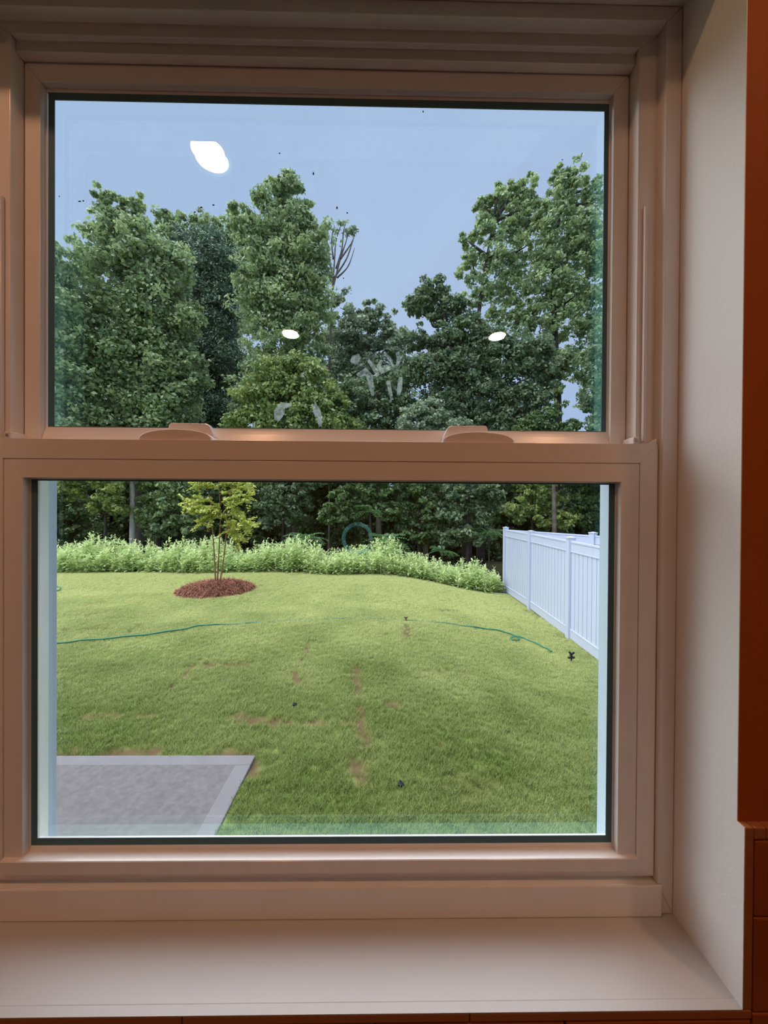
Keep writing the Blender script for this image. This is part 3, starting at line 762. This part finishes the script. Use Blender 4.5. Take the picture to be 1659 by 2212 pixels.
def gz(x, y): return float(ground(min(max(x, -9), 3.9), y))

def tree(name, label, Y, trunk, blobs, mat, size=0.2, dens=3.0, r0=0.22, bark=None, limbs=6, cat='tree', group=TREES, extra=(), **kw):
    """trunk: list of pixel points from the foot (its pixel row is ignored, it stands on the ground) to the top"""
    bark = bark or BARK
    tp = [P(px, py, Y) for px, py in trunk]
    foot = tp[0].copy(); foot.z = gz(foot.x, Y); tp[0] = foot
    root = empty(name, foot); tag(root, label, cat, group)
    path = smooth_path(tp, 5); k = len(path)
    path[0] = path[0]+Vector((0, 0, -0.1))
    MB().tube(path, [r0*(1-0.85*i/(k-1)) for i in range(k)], 9).build('trunk', bark, root, smooth=True)
    for bl in list(blobs)[:limbs]:
        c = P(bl[0], bl[1], Y+(bl[5] if len(bl) > 5 else 0.0))
        # leave the trunk below the blob
        cand = [p for p in path if p.z < c.z-0.25*(c-p).length*0.5] or [path[0]]
        st = min(cand, key=lambda p: (p-c).length)
        if (st-c).length < 0.4: continue
        m_ = (st+c)/2 + Vector((random.uniform(-.3, .3), random.uniform(-.3, .3), random.uniform(-.2, .1)))
        MB().tube(smooth_path([st, m_, c], 5), [r0*0.42*(1-0.85*i/10) for i in range(11)], 6).build('branch', bark, root, smooth=True)
    for e in extra:
        pp = [P(px, py, Y) for px, py in e]
        MB().tube(smooth_path(pp, 5), [0.05*(1-0.75*i/(5*(len(pp)-1))) for i in range(5*(len(pp)-1)+1)], 5).build('branch', bark, root, smooth=True)
    V_, T_ = foliage(blobs, Y, size, dens, **kw)
    fo = link_mesh('foliage', quads_mesh('foliage', V_, LEAF[mat], T_), root); fo['kind'] = 'stuff'
    return root

# left group
tree('poplar_tree', 'leafy tree cut off by the left edge of the upper pane', 14.5, [(60, 1200), (90, 900), (110, 650), (125, 540)],
     [(128, 565, 42, 48), (105, 650, 70, 70), (135, 720, 60, 60), (110, 800, 75, 80), (140, 880, 70, 70), (100, 970, 80, 70), (30, 760, 90, 120), (40, 900, 90, 120)], 'poplar', dens=2.8, size=0.19)
tree('poplar_tree', 'tall poplar with a jagged top, leftmost of the tall crowns', 16.0, [(297, 1170), (296, 950), (300, 760), (270, 560), (245, 450)],
     [(238, 445, 34, 32, .7), (285, 450, 30, 30, .7), (215, 470, 18, 30, .6), (205, 520, 46, 42, .75), (265, 510, 55, 50), (230, 590, 70, 55, .8), (310, 560, 50, 70), (250, 680, 80, 65), (335, 660, 60, 80), (215, 770, 70, 70), (300, 780, 90, 70), (350, 760, 50, 70), (375, 590, 40, 55), (395, 690, 42, 55), (405, 810, 44, 60), (250, 870, 90, 65), (350, 880, 75, 65), (300, 960, 110, 60)], 'poplar', dens=2.9, size=0.2, limbs=9)
tree('pine_tree', 'dark narrow pine between the two tall poplars', 19.5, [(480, 1150), (478, 900), (470, 700), (445, 520)],
     [(400, 520, 30, 24, .7), (450, 515, 36, 24, .7), (450, 560, 48, 40), (480, 600, 40, 60), (430, 610, 45, 60), (470, 690, 40, 70), (410, 700, 40, 60), (485, 790, 38, 70), (430, 800, 40, 80), (470, 890, 55, 70), (420, 930, 60, 60)], 'pine', dens=3.4, size=0.2, bark=BARKD, aspect=0.35, clump=0.34)
tree('poplar_tree', 'tallest poplar left of the gap of open sky', 16.5, [(640, 1190), (645, 900), (635, 700), (620, 520), (610, 400)],
     [(612, 400, 34, 30), (640, 430, 30, 30, .8), (585, 435, 34, 34), (520, 470, 30, 26, .8), (545, 500, 40, 44), (625, 490, 60, 46), (680, 500, 36, 40, .7), (585, 560, 62, 55), (660, 570, 55, 60), (555, 640, 50, 60), (625, 650, 66, 62), (690, 640, 34, 60, .7), (600, 735, 66, 55, .75), (670, 730, 48, 60, .8), (560, 780, 40, 50, .6), (545, 860, 50, 50, .8)], 'poplar', dens=2.8, size=0.19, limbs=9)
tree('broadleaf_tree', 'lower bushy tree with yellow-green leaves in front of the tallest poplar', 14.2, [(625, 1180), (622, 1000), (620, 860)],
     [(600, 800, 50, 40), (655, 810, 50, 45), (560, 850, 50, 40), (625, 865, 70, 50), (700, 870, 55, 45), (545, 915, 60, 40), (620, 930, 80, 45), (720, 920, 60, 40), (600, 1000, 80, 45), (690, 1000, 60, 45)], 'lime', dens=2.6, size=0.16, r0=0.13, tone=(0.0, 0.65))
tree('broad_tree', 'broad-topped green tree filling the dip between the two tall poplars', 23.5, [(420, 1150), (425, 900), (430, 700), (425, 540)],
     [(352, 478, 26, 24), (395, 495, 34, 26), (440, 488, 32, 24), (490, 500, 34, 30), (370, 530, 46, 36), (430, 535, 50, 36), (495, 550, 40, 40), (400, 590, 46, 40, .8), (520, 610, 30, 46, .8), (530, 720, 26, 60, .6), (525, 840, 40, 60, .8)], 'poplar', dens=2.4, size=0.22, bark=BARKD)
# sparse fan-shaped tree against the sky
tw = [[(718, 625), (722, 570), (726, 520), (738, 482)], [(718, 625), (735, 560), (748, 520), (756, 488)], [(722, 600), (748, 560), (762, 520), (768, 500)], [(718, 600), (712, 560), (706, 510), (712, 490)],
      [(714, 600), (702, 560), (692, 520), (700, 495)], [(726, 580), (738, 540), (742, 500), (748, 478)], [(712, 590), (694, 550), (684, 520)], [(735, 560), (756, 530), (765, 512)], [(720, 560), (716, 520), (722, 488)], [(728, 600), (752, 575), (766, 535)], [(716, 610), (704, 580), (690, 545)]]
tree('thin_tree', 'sparse fan-shaped tree with bare branches against the open sky', 18.5, [(712, 1170), (710, 900), (714, 720), (718, 620)],
     [(742, 484, 14, 8, .5), (765, 498, 10, 9, .5), (755, 505, 14, 10, .4), (706, 492, 12, 9, .4), (730, 500, 12, 8, .35), (690, 515, 10, 14, .35), (722, 640, 18, 14, .5), (745, 630, 14, 8, .5)], 'grey', dens=2.2, size=0.17, r0=0.12, limbs=0, extra=tw)
tree('greyish_tree', 'pale grey-green tree in the middle of the gap of sky', 20.5, [(790, 1170), (792, 900), (795, 700)],
     [(802, 668, 26, 24, .7), (765, 690, 30, 30, .7), (735, 665, 26, 26, .6), (830, 690, 26, 26, .7), (790, 725, 50, 40), (850, 740, 34, 40), (740, 735, 40, 45), (770, 790, 55, 45), (840, 800, 50, 45), (800, 860, 70, 45), (735, 840, 45, 60)], 'grey', dens=2.6, size=0.22)
tree('bushy_tree', 'dark low tree under the smears of the upper pane', 15.0, [(820, 1180), (815, 1000), (810, 870)],
     [(770, 850, 55, 36), (850, 830, 50, 36), (730, 905, 60, 40), (815, 900, 55, 36), (870, 880, 40, 40), (790, 970, 80, 50), (860, 970, 60, 50)], 'oak', dens=2.8, size=0.17, r0=0.14)
# right group
tree('oak_tree', 'dark spreading oak left of the tall right-hand trees', 15.5, [(1010, 1180), (1005, 950), (990, 800), (965, 700)],
     [(942, 622, 34, 24), (905, 655, 30, 20), (945, 655, 36, 24), (985, 675, 40, 30), (895, 668, 20, 14, .8), (930, 690, 26, 16, .6), (1010, 720, 50, 30), (900, 735, 44, 20, .8), (965, 745, 50, 34), (1060, 735, 50, 30), (930, 800, 60, 44), (1010, 800, 60, 44), (1080, 780, 60, 44), (1140, 760, 50, 44), (1180, 800, 36, 44), (960, 870, 60, 36), (1050, 860, 66, 40), (1130, 860, 60, 44), (1000, 915, 70, 34), (1080, 915, 66, 34), (1140, 920, 40, 26)], 'oak', dens=3.2, size=0.16, bark=BARKD, limbs=12)
tree('tall_tree', 'tallest tree on the right with a thin airy crown and bare trunk', 17.5, [(1208, 1180), (1205, 900), (1200, 740), (1195, 560), (1225, 400)],
     [(1205, 378, 22, 26, .7), (1240, 380, 24, 28, .8), (1275, 398, 20, 28, .7), (1225, 420, 40, 26), (1280, 440, 34, 30, .8), (1200, 470, 46, 36, .9), (1260, 490, 50, 40, .9), (1190, 540, 46, 40), (1250, 560, 54, 44), (1295, 540, 30, 60, .8), (1180, 610, 50, 40, .9), (1240, 640, 56, 40), (1295, 640, 30, 50, .8), (1170, 680, 44, 36, .8), (1230, 700, 54, 34, .8), (1285, 720, 36, 34, .8), (1245, 785, 44, 40, .8), (1190, 790, 40, 40, .7), (1280, 850, 28, 40, .8), (1185, 850, 34, 30, .5), (1165, 740, 30, 24, .6)], 'poplar', dens=2.5, size=0.2, bark=BARKD, limbs=12)
tree('airy_tree', 'airy tall tree standing just left of the tallest right-hand tree', 18.2, [(1040, 1180), (1035, 900), (1032, 700), (1065, 480)],
     [(1072, 418, 26, 24, .7), (1050, 450, 28, 30, .7), (1100, 425, 30, 30, .8), (1140, 405, 24, 28, .7), (1150, 450, 36, 34, .9), (1105, 480, 40, 36, .8), (1050, 500, 34, 34, .6), (1080, 550, 46, 40, .7), (1140, 530, 40, 44, .8), (1010, 520, 22, 22, .6), (1020, 560, 30, 26, .6), (1000, 590, 24, 20, .5), (1060, 610, 44, 40, .6), (1120, 620, 40, 40, .7), (1090, 680, 40, 36, .7), (1130, 700, 36, 30, .7), (1020, 640, 26, 26, .4)], 'poplar', dens=2.4, size=0.2, bark=BARKD, limbs=11)
tree('edge_tree', 'leafy tree cut off by the right edge of the upper pane', 14.0, [(1330, 1200), (1335, 900), (1330, 780)],
     [(1300, 790, 34, 40), (1330, 740, 50, 60), (1290, 860, 30, 36, .8), (1325, 870, 50, 50), (1290, 925, 44, 30), (1350, 960, 80, 60), (1280, 1000, 50, 50)], 'oak', dens=3.0, size=0.16, r0=0.16)
tree('round_shrub', 'rounded light green bush rising above the right sash lock', 13.8, [(920, 1180), (920, 1000), (920, 940)],
     [(925, 885, 40, 26), (900, 915, 40, 24), (955, 915, 46, 26), (915, 960, 60, 36), (930, 1010, 60, 40)], 'grey', dens=3.2, size=0.14, r0=0.1, cat='tree')
tree('round_shrub', 'rounded green bush near the right end of the meeting rail', 13.6, [(1200, 1180), (1195, 1000), (1190, 940)],
     [(1190, 905, 30, 24), (1150, 920, 40, 20), (1230, 925, 34, 20), (1180, 960, 60, 36), (1250, 980, 50, 40)], 'under', dens=3.2, size=0.14, r0=0.1, cat='tree')

# understory seen through the lower pane
und = [
 ('small tree with drooping light leaves left of the slim grey trunk', 12.8, [(225, 1190), (228, 1120), (225, 1060)], [(235, 1060, 40, 26), (215, 1095, 26, 14), (255, 1100, 28, 16), (225, 1020, 50, 30), (140, 1060, 40, 24), (155, 1010, 50, 40)], 'lime'),
 ('dense green understory tree right behind the slim grey trunk', 13.4, [(345, 1190), (345, 1110), (350, 1040)], [(330, 1060, 40, 32), (370, 1095, 40, 30), (320, 1110, 30, 26), (390, 1050, 50, 34), (350, 1135, 46, 24), (350, 1000, 60, 40), (400, 1130, 30, 24)], 'poplar'),
 ('dark understory tree behind the young myrtle', 15.5, [(500, 1190), (500, 1100), (505, 1030)], [(470, 1060, 50, 40), (530, 1070, 40, 36), (500, 1120, 50, 36), (440, 1120, 40, 40), (500, 1000, 70, 40)], 'under'),
 ('understory tree with mottled leaves right of the young myrtle', 13.6, [(610, 1190), (612, 1110), (615, 1040)], [(625, 1060, 45, 24), (585, 1080, 36, 28), (640, 1095, 40, 24), (595, 1125, 36, 24), (655, 1035, 50, 26)], 'oak'),
 ('understory tree with long pinnate leaves above the ring mark', 13.0, [(800, 1190), (800, 1110), (805, 1040)], [(810, 1060, 36, 20), (790, 1090, 30, 16), (830, 1105, 36, 20), (750, 1075, 36, 26), (810, 1020, 60, 26), (720, 1110, 36, 26)], 'under'),
 ('broad dark shrub in the middle right behind the weeds', 13.2, [(905, 1190), (905, 1110), (900, 1050)], [(900, 1075, 40, 28), (870, 1105, 36, 24), (930, 1110, 40, 24), (890, 1045, 50, 24), (900, 1150, 44, 24)], 'under'),
 ('tall shrub with grey-green leaves left of the fence', 12.9, [(1010, 1190), (1010, 1110), (1005, 1050)], [(1000, 1075, 40, 30), (975, 1110, 36, 26), (1035, 1110, 36, 26), (1010, 1045, 60, 26), (1015, 1150, 46, 28), (1060, 1075, 30, 26), (965, 1160, 30, 24)], 'oak'),
 ('yellow-tipped shrub rising behind the fence corner', 14.0, [(1150, 1190), (1150, 1110), (1150, 1050)], [(1150, 1065, 36, 20), (1190, 1080, 36, 20), (1120, 1100, 36, 26), (1170, 1115, 36, 22), (1210, 1120, 34, 22), (1150, 1030, 60, 26)], 'lime'),
 ('dark shrub behind the fence at the right edge of the lower pane', 14.5, [(1260, 1190), (1260, 1110), (1260, 1050)], [(1250, 1065, 40, 28), (1290, 1090, 40, 34), (1240, 1110, 36, 26), (1280, 1030, 60, 30), (1330, 1060, 50, 50)], 'under'),
 ('dark shrub at the left edge of the lower pane', 15.0, [(120, 1190), (120, 1110), (120, 1050)], [(130, 1100, 50, 40), (170, 1130, 40, 36), (90, 1060, 60, 50), (130, 1150, 50, 30), (40, 1110, 60, 60)], 'under'),
 ('dark shrub deep in the wood left of the ring mark', 15.8, [(700, 1190), (700, 1110), (700, 1060)], [(690, 1070, 50, 36), (730, 1060, 50, 36), (670, 1120, 46, 36), (740, 1140, 50, 34), (700, 1020, 60, 36)], 'under'),
]
for lab, Y, tr_, bl, mt_ in und:
    tree('understory_tree', lab, Y, tr_, bl, mt_, size=0.15, dens=2.6, r0=0.07, limbs=3, bark=BARKD, group='understory trees behind the weeds')
# deeper wood: overlapping low crowns, one tree each
deep = np.linspace(-60, 1720, 19)
for i, px in enumerate(deep):
    Y = 19.0 + 3.5*(i % 3)
    top = 940 + 30*((i*7) % 4)
    bl = [(px, top+50, 75, 55), (px-45, top+110, 60, 55), (px+45, top+110, 60, 55), (px, top+160, 75, 60), (px-40, top+215, 55, 40), (px+40, top+215, 55, 40)]
    side = ['left of the slim grey trunk', 'behind the young myrtle', 'behind the middle of the lawn', 'behind the white fence'][min(3, max(0, int(px/420)))]
    tree('forest_tree', 'dark low tree deep in the wood ' + side, Y, [(px, 1180), (px+5, 1080), (px, top+40)], bl, 'under', size=0.24, dens=2.4, r0=0.1, limbs=0, bark=BARKD, group='deep forest trees ' + side)
# slim bare trunks
for px, Y, r0, top, lab in [(285, 13.2, .095, 965, 'slim pale grey trunk standing behind the weeds on the left'), (338, 14.5, .06, 975, 'thin trunk just right of the pale grey trunk'), (710, 14.0, .035, 990, 'thin bare stem behind the middle of the lawn'), (1205, 16, .09, 980, 'dark thin trunk behind the fence')]:
    tp = [P(px, 1180, Y), P(px+1, 1080, Y), P(px-2, 980, Y), P(px+3, top, Y)]
    tp[0].z = gz(tp[0].x, Y)-0.1
    root = empty('slim_tree', (tp[0].x, tp[0].y, tp[0].z+0.1)); tag(root, lab, 'tree', 'slim trunks in the wood')
    MB().tube(smooth_path(tp, 5), [r0*(1-.03*i) for i in range(16)], 9).build('trunk', BARKP if r0 == .095 else BARK if r0 != .09 else BARKD, root, smooth=True)
    V_, T_ = foliage([(px, top-10, 40, 30), (px+20, top+25, 36, 24)], Y, 0.18, 2.4)
    fo = link_mesh('foliage', quads_mesh('foliage', V_, LEAF['poplar'], T_), root); fo['kind'] = 'stuff'

# sumac-like plants with big compound leaves at the wood's edge
def compound(name, label, px, py, Y, nfr, Lf, up=0.5, mat='sumac'):
    c = P(px, py, Y); g_ = gz(c.x, Y); root = empty(name, (c.x, Y, g_)); tag(root, label, 'shrub', 'compound-leaved shrubs at the edge of the wood')
    MB().tube([(c.x, Y, g_-0.05), (c.x+.03, Y, (g_+c.z)/2), tuple(c)], [.03, .025, .015], 6).build('stem', BARKD, root)
    for i in range(nfr):
        a_ = 2*math.pi*i/nfr + random.uniform(-.3, .3); el = random.uniform(0.0, 0.8)
        d_ = Vector((math.cos(a_)*math.cos(el), math.sin(a_)*math.cos(el), math.sin(el)))
        cs = []; ns_ = []
        q = MB()
        for k in range(1, 10):
            t_ = k/9; p = c + d_*Lf*t_ + Vector((0, 0, -0.45*Lf*t_*t_))
            sd = d_.cross(Vector((0, 0, 1))).normalized()
            ll = Lf*0.30*(1-0.5*abs(t_-0.45))
            for s in (-1, 1):
                e = (sd*s*0.9+d_*0.45).normalized(); tip = p+e*ll+Vector((0, 0, -0.25*ll)); w_ = d_*ll*0.16
                n_ = len(q.v); mid = (p+tip)/2+Vector((0, 0, 0.03*Lf))
                q.v += [tuple(p), tuple(mid-w_), tuple(tip), tuple(mid+w_)]; q.f.append((n_, n_+1, n_+2, n_+3))
        o = q.build('frond', LEAF[mat], root)
        at_ = o.data.attributes.new('tone', 'FLOAT', 'POINT'); at_.data.foreach_set('value', np.repeat(RNG.uniform(.2, 1, len(q.v)//4), 4).astype(np.float32))
compound('sumac_shrub', 'dark compound-leaved shrub left of the ring mark, just over the weeds', 658, 1165, 12.4, 16, 0.75)
compound('sumac_shrub', 'compound-leaved shrub right of the ring mark, just over the weeds', 835, 1168, 12.3, 16, 0.75)
compound('sumac_shrub', 'tall compound-leaved shrub above and right of the ring mark', 800, 1105, 12.8, 14, 0.7)
compound('sumac_shrub', 'compound-leaved shrub beside the fence corner post', 1055, 1150, 12.6, 14, 0.6)
compound('sumac_shrub', 'low compound-leaved shrub midway between the ring mark and the fence', 955, 1190, 12.3, 12, 0.5)

# --- band of tall weeds behind the lawn: stuff
def weeds():
    Vs, Ts = [], []
    n = 1500
    for i in range(n):
        x = RNG.uniform(-10.5, 3.55); e = RNG.random()**1.4
        yb = 10.55 + 0.10*math.sin(1.7*x) + 0.35*max(0, (x-0.5)/3) + e*1.5
        hmax = 0.86+0.16*math.sin(2.3*x+1)+0.10*math.sin(5.1*x)
        hmax *= (0.92 if x < 0 else 0.92-0.05*x)
        h = hmax*RNG.uniform(0.55, 1.08)*(0.62+0.38*min(1, e*3+0.2))
        g_ = gz(x, yb); lx, ly = RNG.normal(0, .10, 2)*h
        nl = int(34*h/0.8)+6
        t_ = RNG.uniform(0.06, 1, nl)
        base = np.stack([x+lx*t_**1.5, yb+ly*t_**1.5, g_+h*t_], 1)
        a_ = RNG.uniform(0, 6.283, nl); el = RNG.uniform(-0.15, 0.9, nl)+0.5*(t_ > .9)
        d_ = np.stack([np.cos(a_)*np.cos(el), np.sin(a_)*np.cos(el), np.sin(el)], 1)
        L = RNG.uniform(0.11, 0.20, nl)[:, None]*(1.1-0.45*t_[:, None]); sdv = np.stack([-np.sin(a_), np.cos(a_), np.zeros(nl)], 1)
        mid = base+d_*L*0.45; tip = base+d_*L+np.array([0, 0, -1])*L*0.18
        W = L*0.17
        Vs.append(np.stack([base, mid-sdv*W, tip, mid+sdv*W], 1).reshape(-1, 3))
        pt_ = RNG.uniform(0.15, 0.75)
        Ts.append(np.repeat(np.clip(pt_+RNG.normal(0, .12, nl)+0.25*(t_-.5), 0, 1), 4))
        # stem
        sv = np.array([[x-.004, yb, g_], [x+.004, yb, g_], [x+lx+.002, yb+ly, g_+h], [x+lx-.002, yb+ly, g_+h]]); Vs.append(sv); Ts.append(np.full(4, pt_))
    return np.concatenate(Vs), np.concatenate(Ts)
V_, T_ = weeds()
tag(link_mesh('tall_weeds', quads_mesh('tall_weeds', V_, LEAF['weed'], T_)), 'band of pale green waist-high weeds along the back of the lawn', 'weeds', kind='stuff')

# --- young crape myrtle on its mulch ring
mc = hit(467, 1275); MR = 0.80
STRAW = leaf_mat('pine_straw', (0.09, 0.025, 0.016), (0.52, 0.24, 0.16), trans=0.0, rough=0.8, spec=0.1)
STRAWB = plain('mulch_core', (0.13, 0.045, 0.03), 0.95, 0.1, noise=0.3, scale=12)
mr_ = empty('mulch_ring', mc); tag(mr_, 'round bed of reddish pine straw around the young tree', 'mulch')
q = MB(); rg, sg = 8, 40
for i in range(rg+1):
    t_ = i/rg
    for j in range(sg):
        a_ = 2*math.pi*j/sg; r_ = MR*t_*(1+0.05*math.sin(3*a_)+0.03*math.sin(7*a_))
        q.v.append((mc.x+r_*math.cos(a_), mc.y+r_*math.sin(a_)*0.95, gz(mc.x+r_*math.cos(a_), mc.y+r_*math.sin(a_))+0.155*(1-t_**3.2)-0.01))
for i in range(rg):
    for j in range(sg): q.f.append((i*sg+j, i*sg+(j+1) % sg, (i+1)*sg+(j+1) % sg, (i+1)*sg+j))
q.build('mound', STRAWB, mr_, smooth=True)
n = 7000
a_ = RNG.uniform(0, 6.283, n); rr = MR*np.sqrt(RNG.random(n))*1.01
cx_, cy_ = mc.x+rr*np.cos(a_), mc.y+rr*np.sin(a_)*0.95
cz_ = ground(cx_, cy_)+0.155*(1-np.clip(rr/MR, 0, 1)**3.2)+RNG.uniform(0, .02, n)
c_ = np.stack([cx_, cy_, cz_], 1); dr = RNG.uniform(0, 6.283, n); dz = RNG.normal(0, .4, n)
dv = np.stack([np.cos(dr), np.sin(dr), dz-0.6*(rr/MR)**6*np.cos(dr-a_)], 1); L = RNG.uniform(.05, .13, n)[:, None]; sv = np.stack([-np.sin(dr), np.cos(dr), np.zeros(n)], 1)*0.006
up_ = np.array([0, 0, 0.012])
V_ = np.stack([c_-dv*L, c_-sv+up_, c_+dv*L, c_+sv+up_], 1).reshape(-1, 3)
o = link_mesh('pine_straw', quads_mesh('pine_straw', V_, STRAW, np.repeat(RNG.random(n), 4)), mr_); o['kind'] = 'stuff'

MB_BARK = plain('myrtle_bark', (0.23, 0.13, 0.075), 0.8, 0.2, noise=0.2, scale=10)
myr = empty('crape_myrtle', (mc.x, mc.y, mc.z+0.14)); tag(myr, 'young yellow-green multi-stemmed tree on the mulch ring', 'tree')
YM = mc.y
stems = [[(466, 1256), (463, 1200), (458, 1130), (455, 1085), (446, 1050)], [(469, 1257), (473, 1190), (476, 1120), (474, 1060), (470, 985)], [(474, 1256), (484, 1200), (490, 1140), (492, 1090), (505, 1030)]]
for i, st in enumerate(stems):
    pp = [P(x, y, YM+(-.03, .05, .0)[i]) for x, y in st]; pp[0].z = mc.z+0.10
    MB().tube(smooth_path(pp, 5), [0.017*(1-.035*k) for k in range(21)], 7).build('stem', MB_BARK, myr, smooth=True)
twigs = [((458, 1130), (432, 1108), (412, 1105)), ((476, 1120), (500, 1112), (530, 1135)), ((490, 1140), (512, 1130), (536, 1128)), ((455, 1085), (430, 1078), (404, 1088)), ((474, 1070), (500, 1060), (530, 1056)), ((474, 1060), (450, 1040), (425, 1050)), ((492, 1090), (515, 1085), (534, 1072)), ((470, 1010), (490, 1000), (505, 990)), ((446, 1050), (425, 1030), (420, 1010)), ((505, 1030), (520, 1020), (528, 1040)), ((476, 1110), (460, 1112), (436, 1128)), ((470, 1000), (455, 990), (440, 992)), ((490, 1130), (498, 1150), (512, 1158)),
         ((474, 1100), (466, 1095), (440, 1098)), ((476, 1090), (490, 1076), (512, 1100)), ((474, 1050), (482, 1042), (500, 1048))]
Vs, Ts = [], []
for k, tw_ in enumerate(twigs):
    dy = random.uniform(-.35, .35)
    pp = [P(x, y, YM+dy*j/2) for j, (x, y) in enumerate(tw_)]
    path = smooth_path(pp, 8)
    MB().tube(path, [0.006*(1-.045*i) for i in range(len(path))], 5).build('twig', MB_BARK, myr)
    for _ in range(18):                                      # side shoots with paired leaves
        i0 = random.randrange(3, len(path)); b0 = np.array(path[i0]); d0 = np.array(path[-1]-path[0]); d0 /= np.linalg.norm(d0)
        sh = d0*0.7+RNG.normal(0, .55, 3)*np.array([1, 1, .6]); sh /= np.linalg.norm(sh); Ls = random.uniform(.18, .36)
        nl = 26; t_ = np.linspace(0.1, 1, nl); base = b0+sh*Ls*t_[:, None]+np.array([0, 0, -.12])*(t_**2)[:, None]*Ls
        side = np.cross(sh, [0, 0, 1]); side /= np.linalg.norm(side)+1e-9
        cen = base + side*(np.where(np.arange(nl) % 2, 1, -1)*.026)[:, None]+RNG.normal(0, .012, (nl, 3))
        Vs.append(leaves(cen, np.tile([0, -.2, 1.0], (nl, 1)), RNG.uniform(.055, .09, nl), 0.55, spread=.45)); Ts.append(np.repeat(np.clip(RNG.normal(.55, .2, nl), 0, 1), 4))
o = link_mesh('foliage', quads_mesh('foliage', np.concatenate(Vs), LEAF['myrtle'], np.concatenate(Ts)), myr); o['kind'] = 'stuff'
